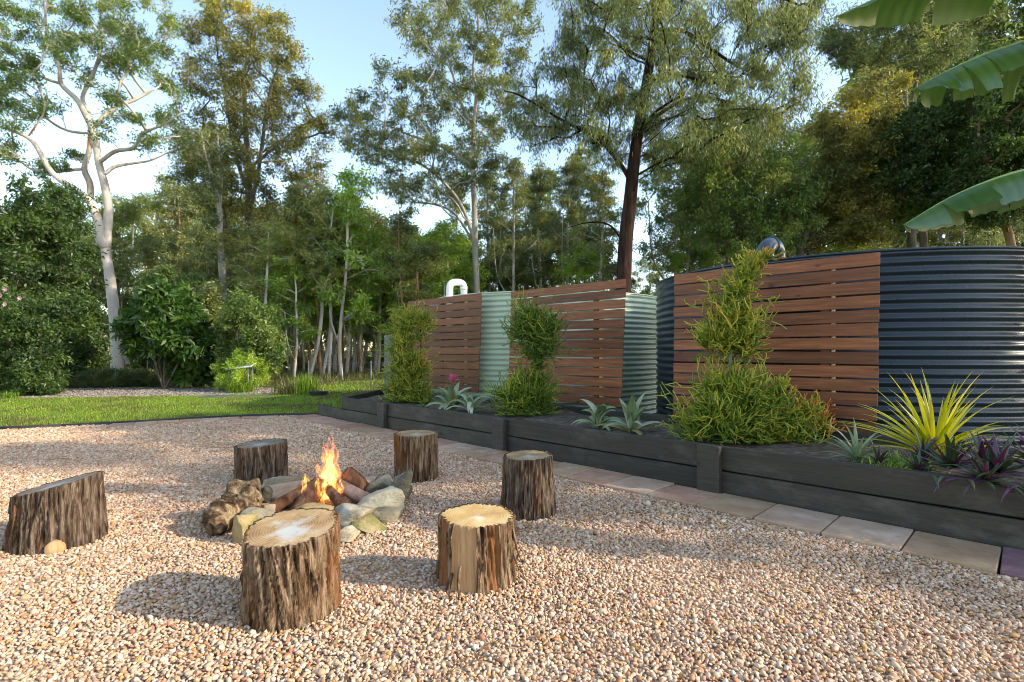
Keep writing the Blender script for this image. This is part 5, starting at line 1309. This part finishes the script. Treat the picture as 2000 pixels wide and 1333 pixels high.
# ---- trees right of it
def simple_tree(name, label, Yt, trunk, r0, poly, n, cr, depth, bark, leaf, L, W, droop, seed, limbs=(), tint0=0.42, tw=11, per=13, warm=0.1, r_tip=0.014):
    tk_ = tr(trunk, Yt, r0, 0.03, None, 0.85)
    cl_ = sample_clumps(poly, Yt, n, cr, depth, rs0)
    return grow_tree(name, label, 'tree', None, P(*trunk[0], Yt), tk_, [tr(l, Yt, a, 0.02, d) for l, a, d in limbs], cl_, bark, leaf, L, W, droop, tw, per, r_tip, seed, tint0, warm_top=warm)
simple_tree('bushy_tree', 'bushy green tree standing just left of the dark tank\'s pipe', 24.0, [(1492, 745), (1490, 600), (1488, 500), (1480, 420), (1470, 350), (1460, 290)], 0.14,
    [(1345, 330), (1400, 290), (1450, 262), (1500, 270), (1560, 290), (1590, 360), (1570, 430), (1530, 480), (1440, 500), (1360, 480), (1330, 410)], 105, 0.7, 2.8, 'bark_brown', 'leaf_gum', 0.18, 0.045, 0.6, 11,
    [([(1490, 560), (1520, 470), (1545, 380), (1550, 320)], 0.09, -1), ([(1489, 540), (1440, 440), (1400, 380)], 0.08, 1), ([(1490, 580), (1462, 480), (1430, 400)], 0.08, -1.4)], 0.5)
simple_tree('leaning_tree', 'leaning tree with yellow tinged crown behind the right screen\'s end', 25.0, [(1530, 745), (1545, 580), (1570, 470), (1605, 390), (1650, 330), (1690, 290), (1720, 250)], 0.20,
    [(1590, 240), (1640, 190), (1700, 150), (1750, 190), (1780, 260), (1770, 360), (1720, 420), (1680, 480), (1600, 480), (1570, 400), (1600, 330)], 120, 0.72, 3.0, 'bark_brown', 'leaf_gold', 0.18, 0.05, 0.5, 12,
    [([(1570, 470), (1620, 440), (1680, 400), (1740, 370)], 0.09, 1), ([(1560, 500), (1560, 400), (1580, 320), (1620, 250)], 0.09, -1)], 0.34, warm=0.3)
simple_tree('umbrella_gum_tree', 'tall gum with flat umbrella sprays below the top banana leaf', 29.0, [(1785, 745), (1782, 560), (1780, 400), (1778, 290), (1768, 200), (1772, 120), (1780, 30), (1780, -40)], 0.27,
    [(1590, 75), (1630, 40), (1690, 40), (1740, -30), (1840, -50), (1940, -30), (1880, 90), (1830, 150), (1760, 150), (1700, 130), (1650, 125), (1600, 110)], 115, 0.75, 3.4, 'bark_brown', 'leaf_olive', 0.19, 0.045, 0.3, 13,
    [([(1778, 240), (1745, 170), (1700, 130), (1640, 110), (1600, 100)], 0.11, -1.5), ([(1778, 260), (1740, 200), (1720, 140), (1690, 80)], 0.10, 1), ([(1776, 220), (1800, 130), (1850, 60), (1890, 20)], 0.11, 1.0), ([(1770, 180), (1720, 150), (1660, 130)], 0.08, 1.5)], 0.3)
simple_tree('dense_dark_tree', 'dense dark crowned tree behind the lowest banana leaf', 23.0, [(1815, 745), (1810, 600), (1805, 480), (1800, 380), (1800, 300)], 0.20,
    [(1720, 290), (1770, 220), (1830, 170), (1900, 170), (1930, 240), (1900, 330), (1880, 400), (1800, 430), (1740, 400)], 125, 0.68, 2.6, 'bark_brown', 'leaf_dark', 0.17, 0.06, 0.3, 14, [([(1803, 420), (1850, 350), (1880, 280)], 0.09, -1), ([(1803, 420), (1760, 340), (1750, 290)], 0.09, 1)], 0.45)
simple_tree('right_edge_tree', 'rightmost dark leaved tree with reddish twisted trunk', 20.0, [(1990, 745), (1985, 600), (1975, 480), (1960, 420), (1968, 370), (1985, 330), (1975, 270)], 0.19,
    [(1870, 180), (1950, 140), (2030, 120), (2110, 180), (2130, 330), (2080, 420), (2000, 400), (1920, 440), (1860, 400), (1890, 300)], 115, 0.62, 2.6, 'bark_orange', 'leaf_dark', 0.16, 0.06, 0.3, 15, [([(1965, 400), (2000, 330), (2050, 260)], 0.08, 1), ([(1965, 390), (1930, 330), (1910, 260)], 0.08, -1)], 0.45)
# ---- dark evergreen at the left edge, smaller ones in front of the forest
simple_tree('dark_evergreen_tree', 'tall dark evergreen with layered boughs at the left edge', 21.0, [(118, 760), (118, 640), (119, 540), (118, 450), (116, 380)], 0.17,
    [(20, 430), (60, 385), (110, 355), (130, 380), (135, 420), (145, 470), (165, 540), (175, 620), (172, 690), (140, 710), (20, 710), (-20, 560)], 165, 0.55, 2.3, 'bark_brown', 'leaf_dark', 0.16, 0.05, 0.2, 16, (), 0.45, 12, 14)
simple_tree('left_edge_tree', 'dark bushy tree cut by the left edge of the picture', 19.0, [(-40, 780), (-40, 650), (-35, 500), (-30, 420)], 0.18,
    [(-120, 430), (-60, 390), (10, 400), (40, 450), (60, 540), (70, 640), (60, 720), (-120, 720)], 120, 0.62, 2.3, 'bark_brown', 'leaf_dark', 0.16, 0.055, 0.2, 17, (), 0.6)

# ---- forest trees: a few kinds, each built once, then copied
def forest_kind(kname, hgt, crown_lo, crown_w, n, cr, r0, bark, leaf, L, W, droop, seed, tint0=0.45, stems=1, tw=9, per=11):
    rs = np.random.default_rng(300 + seed); base = np.array([0.0, 0.0, 0.0])
    k = 6; wob = rs.normal(0, 0.012 * hgt, (k + 1, 2)).cumsum(0) * 0.6
    tk_ = [((wob[i, 0], wob[i, 1], hgt * 0.97 * i / k), r0 * (1 - 0.85 * i / k)) for i in range(k + 1)]
    tk_[0] = ((0, 0, 0), r0)
    lm_ = []
    for s_ in range(stems - 1):
        a = rs.uniform(0, 2 * PI); z0 = hgt * rs.uniform(0.25, 0.5); i0 = int(z0 / hgt / 0.97 * k)
        p0 = np.array(tk_[i0][0]); L_ = hgt * rs.uniform(0.3, 0.45)
        lm_.append([(tuple(p0), r0 * 0.5), (tuple(p0 + np.array([math.cos(a), math.sin(a), 1.6]) * L_ * 0.28), r0 * 0.38), (tuple(p0 + np.array([math.cos(a) * 0.7, math.sin(a) * 0.7, 2.3]) * L_ * 0.5), r0 * 0.2)])
    cl_ = []
    while len(cl_) < n:
        z = rs.uniform(crown_lo, 1.0) ** 0.8
        if z < crown_lo: continue
        f = (z - crown_lo) / (1 - crown_lo); w_ = crown_w * (0.45 + 0.9 * math.sin(PI * min(1, 0.15 + 0.8 * f))) * (1 - 0.45 * f * f)
        a = rs.uniform(0, 2 * PI); r_ = w_ * math.sqrt(rs.uniform(0, 1))
        cl_.append((r_ * math.cos(a), r_ * math.sin(a), z * hgt, cr * rs.uniform(0.7, 1.3)))
    return grow_tree(kname, 'x', 'tree', None, base, tk_, lm_, cl_, bark, leaf, L, W, droop, tw, per, 0.014, 60 + seed, tint0, 0.17, 0.12, twig_r=0.009)

kinds = {
    'a': forest_kind('forest_tree', 15.0, 0.36, 2.5, 62, 0.85, 0.16, 'bark_pale', 'leaf_olive', 0.23, 0.062, 0.5, 1, 0.5, 2),
    'b': forest_kind('forest_tree', 13.0, 0.32, 2.3, 66, 0.80, 0.14, 'bark_pale', 'leaf_far', 0.21, 0.065, 0.4, 2, 0.35, 3),
    'c': forest_kind('forest_tree', 16.0, 0.40, 2.3, 58, 0.80, 0.15, 'bark_pale', 'leaf_gum', 0.22, 0.06, 0.6, 3, 0.6, 2),
    'd': forest_kind('forest_tree', 12.0, 0.34, 2.5, 66, 0.80, 0.15, 'bark_pale', 'leaf_gold', 0.21, 0.062, 0.4, 4, 0.22, 3),
    's': forest_kind('sapling', 8.0, 0.46, 1.2, 26, 0.55, 0.065, 'bark_gum', 'leaf_far', 0.17, 0.048, 0.5, 5, 0.5, 1, 8, 10),
    't': forest_kind('sapling', 7.0, 0.24, 1.1, 30, 0.50, 0.050, 'bark_gum', 'leaf_bright', 0.17, 0.05, 0.5, 6, 0.35, 2, 8, 10),
    'u': forest_kind('sapling', 9.5, 0.55, 1.0, 20, 0.55, 0.085, 'bark_orange', 'leaf_olive', 0.17, 0.048, 0.6, 7, 0.5, 1, 8, 10),
    'e': forest_kind('bright_tree', 11.0, 0.25, 2.5, 70, 0.75, 0.12, 'bark_pale', 'leaf_bright', 0.18, 0.055, 0.4, 10, 0.55, 3),
    'w': forest_kind('understorey_bush', 5.0, 0.02, 2.2, 60, 0.75, 0.05, 'bark_brown', 'leaf_far', 0.20, 0.06, 0.3, 9, 0.45, 3),
    'v': forest_kind('slim_gum', 14.0, 0.38, 1.5, 44, 0.55, 0.095, 'bark_pale', 'leaf_olive', 0.18, 0.042, 0.9, 8, 0.45, 2, 9, 10),
}
HT = {'e': 11, 'w': 5, 'a': 15, 'b': 13, 'c': 16, 'd': 12, 's': 8, 't': 7, 'u': 9.5, 'v': 14}
used = set()
LAB = {'e': ('bright lime green round crowned tree', 'bright green trees before the forest'), 'a': ('olive crowned pale trunked forest tree', 'forest trees beyond the garden'), 'b': ('bright green crowned forest tree', 'forest trees beyond the garden'),
       'c': ('mid green loose crowned forest tree', 'forest trees beyond the garden'), 'd': ('golden olive crowned forest tree', 'forest trees beyond the garden'),
       's': ('thin pale stemmed sapling', 'saplings beyond the fence'), 't': ('short bright leaved sapling', 'saplings beyond the fence'),
       'u': ('orange brown stemmed sapling', 'saplings beyond the fence'), 'v': ('slim pale sparse gum', 'slim gums behind the tanks'), 'w': ('low bushy understorey shrub', 'understorey shrubs in the forest')}
MARKS = [(-10 ** 6, 'outside'), (0, 'left picture edge'), (118, 'dark evergreen'), (229, 'white gum'), (322, 'broad leaved shrub'), (437, 'patchy paperbark'), (488, 'golden gum'), (600, 'tall grass clump'), (678, 'fence post'), (762, 'grey post'), (890, 'white pipe'), (1030, 'middle stake'), (1225, 'dark ironbark'), (1430, 'tallest pencil plant'), (1590, 'leaning tree'), (1780, 'umbrella gum'), (2000, 'right picture edge'), (10 ** 6, 'outside')]
planted = []
ORD = ['first', 'second', 'third', 'fourth', 'fifth', 'sixth', 'seventh', 'eighth', 'ninth', 'tenth', 'eleventh', 'twelfth', 'thirteenth', 'fourteenth', 'fifteenth', 'sixteenth', 'seventeenth', 'eighteenth', 'nineteenth', 'twentieth']
def label_planted():
    cells = {}
    for kd, o in planted:
        px = 1000 + FPX * o.location.x / o.location.y
        i = max(j for j, m in enumerate(MARKS) if m[0] <= px); cells.setdefault((kd, i), []).append((px, o))
    for (kd, i), lst in cells.items():
        lst.sort(key=lambda a: a[0])
        a, b = MARKS[i][1], MARKS[i + 1][1]
        where = 'beyond the ' + (b if a == 'outside' else a) if 'outside' in (a, b) else 'between %s and %s' % (a, b)
        for k, (px, o) in enumerate(lst):
            tag(o, LAB[kd][0] + ', ' + ('' if len(lst) == 1 else ORD[k] + ' from left ') + where, 'shrub' if kd == 'w' else 'tree', LAB[kd][1])
def plant(kd, px, Yt, ytop=None, hgt=None, rz=None, lean=0.0):
    src = kinds[kd]
    if hgt is None: hgt = CAM_Z + (HOR - ytop) / FPX * Yt
    s_ = hgt / HT[kd]
    if kd not in used: o = src; used.add(kd); ch = []
    else:
        o = src.copy(); C.objects.link(o)
        for c in src.children:
            k = c.copy(); C.objects.link(k); k.parent = o
    o.location = ((px - 1000) / FPX * Yt, Yt, -0.03)
    w_ = s_ ** 0.5 if s_ < 1 else s_
    o.scale = (w_ * rs0.uniform(0.85, 1.15), w_ * rs0.uniform(0.85, 1.15), s_)
    o.rotation_euler = (rs0.normal(0, 0.02) , lean + rs0.normal(0, 0.02), rs0.uniform(0, 2 * PI) if rz is None else rz)
    planted.append((kd, o))
    return o
prof = [(-200, 420), (0, 420), (150, 400), (230, 372), (300, 350), (360, 350), (430, 340), (520, 400), (600, 400), (650, 372), (700, 385), (760, 415), (850, 440), (1000, 455), (1200, 470), (1350, 450), (1500, 430), (1650, 410), (1800, 390), (2000, 350), (2200, 330)]
def ptop(px): return float(np.interp(px, [a for a, _ in prof], [b for _, b in prof]))
for px in range(-150, 2160, 62):     # far row
    x = px + rs0.uniform(-24, 24)
    if 980 < x < 1750 and rs0.random() < 0.5: continue
    plant(rs0.choice(list('abcd')), x, rs0.uniform(52, 72), ytop=ptop(x) + rs0.uniform(0, 60))
for px in range(-140, 1000, 58):     # middle row, left and centre
    x = px + rs0.uniform(-24, 24)
    plant(rs0.choice(list('abdcb')), x, rs0.uniform(37, 48), ytop=ptop(x) + rs0.uniform(10, 110))
for px in range(230, 960, 74):       # lower trees in front, their crowns fill the band above the trunks
    x = px + rs0.uniform(-18, 18)
    plant(rs0.choice(list('bdab')), x, rs0.uniform(31, 38), ytop=rs0.uniform(430, 545))
for px in range(1000, 2100, 150):     # lower trees behind the tanks
    x = px + rs0.uniform(-30, 30)
    plant(rs0.choice(list('bdac')), x, rs0.uniform(34, 44), ytop=rs0.uniform(400, 520))
for px, yt, Yt in ((1002, 300, 27), (1062, 310, 30), (1105, 290, 29), (1128, 270, 33), (1165, 330, 26), (1330, 280, 27), (1352, 240, 30), (1405, 300, 29), (1420, 200, 34), (1560, 300, 33), (1600, 330, 30), (1660, 330, 27), (1880, 250, 30), (1940, 300, 28), (1700, 300, 36), (960, 330, 34), (885, 350, 33)):
    plant('v', px, Yt, ytop=yt)
for kd, px, yt, Yt in (('c', 1310, 260, 31), ('a', 1378, 215, 36), ('c', 1445, 190, 33), ('a', 1525, 240, 38), ('c', 1582, 260, 34), ('b', 1645, 300, 37), ('a', 1705, 230, 40), ('c', 1832, 170, 36), ('a', 1905, 150, 34), ('c', 1985, 110, 37), ('d', 2060, 200, 33),
                       ('c', 1035, 350, 38), ('a', 1092, 330, 41), ('c', 1152, 335, 36), ('a', 985, 370, 40), ('b', 1060, 440, 33), ('d', 1700, 430, 32), ('c', 1665, 90, 38), ('c', 1900, -30, 40), ('a', 1975, -20, 42), ('c', 1828, 0, 44), ('c', 2060, -40, 39)):
    plant(kd, px, Yt, ytop=yt)
for k in range(76):
    x = rs0.uniform(515, 860) if k < 62 else rs0.uniform(250, 520)
    plant(rs0.choice(list('sstuu')), x, rs0.uniform(22, 40), hgt=rs0.uniform(5.0, 9.0), lean=rs0.normal(0, 0.05))

for px in range(-160, 2180, 52):     # dense low growth closes the forest at the back
    x = px + rs0.uniform(-20, 20)
    plant('w', x, rs0.uniform(44, 60), hgt=rs0.uniform(4.0, 6.5))
for k in range(8):
    plant('w', rs0.uniform(520, 880), rs0.uniform(27, 40), hgt=rs0.uniform(0.9, 1.6))
for px, yt, Yt in ((572, 455, 26), (655, 400, 27), (738, 450, 26), (815, 470, 25), (870, 440, 29), (1130, 480, 27), (1345, 470, 28), (1660, 470, 27)):
    plant('e', px, Yt, ytop=yt)
# unseen trees added right of the picture to throw shade on the court
for kd, x, y, h_ in (('b', 14.6, 2.4, 11.0), ('d', 14.0, 5.2, 10.5), ('b', 16.4, 3.9, 12.0), ('d', 15.5, 7.6, 11.0)):
    o = plant(kd, 2300, 10, hgt=h_); o.location = (x, y, -0.03)
label_planted()

# ================================================================== SHRUBS, FENCE AND SMALL THINGS BEHIND THE LAWN
def shrub(name, label, Yt, base_px, poly, n, cr, leaf, L, W, droop, seed, depth=0.9, stems=4, tint0=0.5, tw=11, per=13, bark='bark_brown', group=None, cat='shrub', flat=0.0, r_tip=0.007):
    b = np.array(P(*base_px, Yt)); b[2] = 0
    cl_ = sample_clumps(poly, Yt, n, cr, depth, rs0)
    top = max(c[2] for c in cl_)
    tk_ = [(tuple(b), 0.04), (tuple(b + np.array([0.02, 0, top * 0.25])), 0.03), (tuple(b + np.array([0, 0.05, top * 0.6])), 0.015)]
    lm_ = []
    for s_ in range(stems):
        a = s_ * 2.4; w_ = 0.16 * top
        lm_.append([(tuple(b + np.array([0.03 * math.cos(a), 0.03 * math.sin(a), 0.02])), 0.022), (tuple(b + np.array([w_ * math.cos(a), w_ * math.sin(a), top * 0.3])), 0.016), (tuple(b + np.array([1.8 * w_ * math.cos(a), 1.8 * w_ * math.sin(a), top * 0.6])), 0.009)])
    return grow_tree(name, label, cat, group, b, tk_, lm_, cl_, bark, leaf, L, W, droop, tw, per, r_tip, 100 + seed, tint0, 0.15, 0.05, twig_r=0.004, flat=flat, leaf_spread=0.22, sides=6)
hib = shrub('flowering_shrub', 'tall dark shrub with pale pink flowers at the left edge', 15.0, (20, 775), [(-120, 600), (-40, 570), (20, 575), (70, 600), (95, 650), (110, 700), (105, 750), (-120, 760)], 120, 0.30, 'leaf_dark', 0.10, 0.04, 0.3, 1, 1.0, 5, 0.5)
for (px, py) in ((12, 566), (40, 583), (11, 595), (2, 578)):
    c = np.array(P(px, py, 14.0)) - np.array(hib.location)
    A = Acc()
    for k in range(6):
        a = k * PI / 3; d = np.array([math.cos(a), -0.5, math.sin(a)]); s_ = np.array([-math.sin(a), 0, math.cos(a)])
        A.add([c, c + d * 0.035 + s_ * 0.028, c + d * 0.07, c + d * 0.035 - s_ * 0.028], [(0, 1, 2, 3)], None, rs0.random())
    A.build('flower', MAT['pale_pink'], hib)
shrub('low_shrub', 'low dark blue green shrub at the mulch bed\'s left end', 14.8, (70, 772), [(-40, 705), (50, 700), (100, 715), (112, 745), (110, 768), (-40, 772)], 60, 0.22, 'leaf_dark', 0.11, 0.03, 0.1, 2, 0.7, 5, 0.55)
shrub('dark_bush', 'dark bush under the evergreen at the left of the white gum', 19.0, (150, 742), [(90, 600), (140, 580), (175, 600), (188, 660), (190, 720), (90, 735)], 60, 0.38, 'leaf_dark', 0.13, 0.045, 0.2, 3, 1.0, 5, 0.5)
shrub('large_leaf_shrub', 'broad leaved glossy shrub at the centre of the mulch bed', 16.9, (320, 762), [(240, 660), (262, 600), (300, 555), (345, 560), (375, 590), (400, 640), (410, 680), (385, 700), (320, 690), (260, 690)], 85, 0.27, 'leaf_large', 0.24, 0.075, 0.35, 4, 0.9, 4, 0.5, 7, 8)
shrub('bird_of_paradise', 'clump of upright glossy leaves right of the broad leaved shrub', 17.6, (385, 757), [(335, 700), (360, 680), (400, 660), (440, 680), (430, 720), (400, 742), (340, 740)], 34, 0.28, 'leaf_large', 0.30, 0.085, -0.3, 5, 0.6, 5, 0.4, 6, 7)
shrub('yellow_green_bush', 'rounded yellow green bush behind the white tray', 17.0, (485, 752), [(432, 640), (440, 600), (470, 575), (505, 590), (530, 630), (545, 690), (540, 720), (480, 740), (440, 720)], 78, 0.30, 'leaf_gum', 0.12, 0.034, 0.3, 6, 1.1, 5, 0.45)
shrub('feathery_shrub', 'feathery pale green shrub in front of the yellow green bush', 16.2, (460, 765), [(430, 705), (470, 690), (520, 700), (515, 740), (480, 762), (430, 758)], 30, 0.20, 'leaf_bright', 0.12, 0.015, 0.2, 7, 0.6, 5, 0.8)
shrub('low_hedge', 'low dusky groundcover mound in front of the white gum', 18.6, (225, 757), [(155, 742), (172, 732), (230, 727), (290, 729), (305, 740), (305, 748), (155, 749)], 80, 0.22, 'leaf_olive', 0.07, 0.02, 0.0, 8, 0.9, 5, 0.25, per=18)
shrub('wild_shrub', 'mid green shrub between the white gum and the broad leaved shrub', 22.0, (320, 735), [(268, 610), (300, 540), (340, 530), (400, 550), (420, 640), (400, 705), (270, 715)], 75, 0.45, 'leaf_gum', 0.15, 0.045, 0.3, 9, 1.2, 5, 0.4)
shrub('wild_shrub', 'loose olive shrub behind the bird of paradise clump', 20.0, (415, 735), [(365, 580), (420, 560), (440, 640), (430, 720), (370, 720)], 45, 0.42, 'leaf_olive', 0.15, 0.04, 0.3, 10, 1.0, 5, 0.6)

def grass_clump(label, px, py, hgt, wid, n, mat='grass', seed=0):
    x, y, _ = G(px, py); A = Acc()
    r_ = np.random.default_rng(seed)
    for k in range(n):
        a = r_.uniform(0, 2 * PI); b0 = np.array([r_.normal(0, wid * 0.3), r_.normal(0, wid * 0.3), 0]); d = np.array([math.cos(a), math.sin(a), 0]); h_ = hgt * r_.uniform(0.6, 1.15); sp = wid * r_.uniform(0.1, 0.75)
        s_ = np.array([-d[1], d[0], 0]) * 0.006
        p1_ = b0 + d * sp * 0.3 + [0, 0, h_ * 0.65]; p2_ = b0 + d * sp + [0, 0, h_ * (1 - 0.3 * sp / wid)]
        A.add([b0 - s_, b0 + s_, p1_ + s_, p1_ - s_, p2_], [(0, 1, 2, 3)], [(3, 2, 4)], r_.uniform(0, 0.9))
    o = A.build('grass_clump', MAT[mat], None); o.location = (x, y, 0)
    return tag(o, label, 'grass')
grass_clump('tall green grass clump beside the black tub', 600, 772, 0.62, 0.5, 420, 'grass', 1)
grass_clump('tan dry grass clump left of the tall green one', 560, 772, 0.35, 0.6, 260, 'grass_dry', 2)
grass_clump('dark green grass clump under the white tray', 470, 768, 0.42, 0.6, 300, 'grass', 3)
grass_clump('strappy green clump at the far left end of the mulch', 18, 780, 0.22, 0.35, 120, 'grass', 4)
grass_clump('green strappy clump left of the broad leaved shrub\'s foot', 232, 752, 0.30, 0.5, 200, 'grass', 5)

def rock(label, px, py, w_, d_, h_, mat, seed):
    x, y, _ = G(px, py)
    o = link('garden_rock', rock_mesh('garden_rock', w_, d_, h_, seed), None, MAT[mat], (x, y + d_ * 0.6, h_ * 0.6)); return tag(o, label, 'rock', 'rocks in the mulch bed')
rock('dark boulder behind the broad leaved shrub\'s stem', 325, 758, 0.36, 0.30, 0.30, 'rock_dark', 41)
rock('grey brown boulder on the mulch under the glossy clump', 415, 756, 0.33, 0.28, 0.20, 'rock_grey', 42)
rock('small dark boulder left of the grey brown one', 385, 757, 0.28, 0.22, 0.17, 'rock_dark', 43)

# white tray on a stand
c = P(470, 716, 15.9); o = empty('garden_tray', (c[0], c[1], 0)); tag(o, 'small white tray on short legs among the bushes', 'tray')
link('tray_top', bev_box('tray_top', 0.75, 0.42, 0.035, 0.01, 0.0), o, MAT['white_sheet'], (0, 0, c[2]), (R(12), R(-6), 0.1))
for sx, sy in ((-0.3, -0.15), (0.3, -0.15), (-0.3, 0.15), (0.3, 0.15)):
    A = Acc(); A.tube([(sx, sy, 0), (sx * 0.95, sy * 0.95, c[2] - 0.03)], 0.018, 8); A.build('leg', MAT['galv'], o, tint=False)
# flat sheet at the lawn's back edge
a = G(455, 778); o = link('metal_lid', bev_box('metal_lid', 1.7, 0.45, 0.035, 0.012, 0.0, 2), None, MAT['galv'], (a[0], a[1] + 0.2, 0.03), (0, 0, R(8))); tag(o, 'flat pale metal lid lying at the lawn\'s back edge', 'lid')
# black tub
x, y, _ = G(622, 775); A = Acc()
prof_ = [(0.20, 0), (0.25, 0.13), (0.26, 0.14), (0.235, 0.14), (0.20, 0.08)]
th = np.arange(28) * 2 * PI / 28
V = np.array([(r_ * math.cos(t), r_ * math.sin(t), z) for r_, z in prof_ for t in th]); i = np.arange(len(prof_) - 1)[:, None] * 28; j = np.arange(28)[None]; k = (j + 1) % 28
A.add(V, np.stack([i + j, i + k, i + 28 + k, i + 28 + j], -1).reshape(-1, 4)); o = A.build('plant_tub', MAT['edging'], None, tint=False); o.location = (x, y, 0); tag(o, 'low black tub at the foot of the tall grass clump', 'tub')

# wire fence
A0 = np.array([-13.5, 19.6]); A1 = np.array([-2.2, 16.2]); FL = np.linalg.norm(A1 - A0); fd = (A1 - A0) / FL
fe = empty('wire_fence', (A0[0], A0[1], 0), math.atan2(fd[1], fd[0])); tag(fe, 'low wire mesh fence on thin steel posts behind the lawn', 'fence')
k = 0.0
while k < FL:
    B = Acc(); B.tube([(k, 0, -0.1), (k, 0, 0.92)], 0.020, 8); B.build('post', MAT['galv'], fe, tint=False); k += 2.35
B = Acc()
for z in np.linspace(0.06, 0.86, 9): B.tube([(0, 0, z), (FL, 0, z)], 0.0022 if z < 0.85 else 0.0045, 4, False)
for x in np.arange(0, FL, 0.10): B.tube([(x, 0.004, 0.06), (x, 0.004, 0.86)], 0.0018, 3, False)
tag(B.build('wire_mesh', MAT['galv'], fe, tint=False), kind='stuff')
# thin garden stake by the white gum
a = P(224, 735, 17.6); A = Acc(); A.tube([(0, 0, 0), (0.03, 0, 0.75)], 0.012, 6); o = A.build('garden_stake', MAT['galv'], None, tint=False); o.location = (a[0], a[1], 0); tag(o, 'thin pale stake in front of the white gum\'s foot', 'stake')
#--SECTION4--
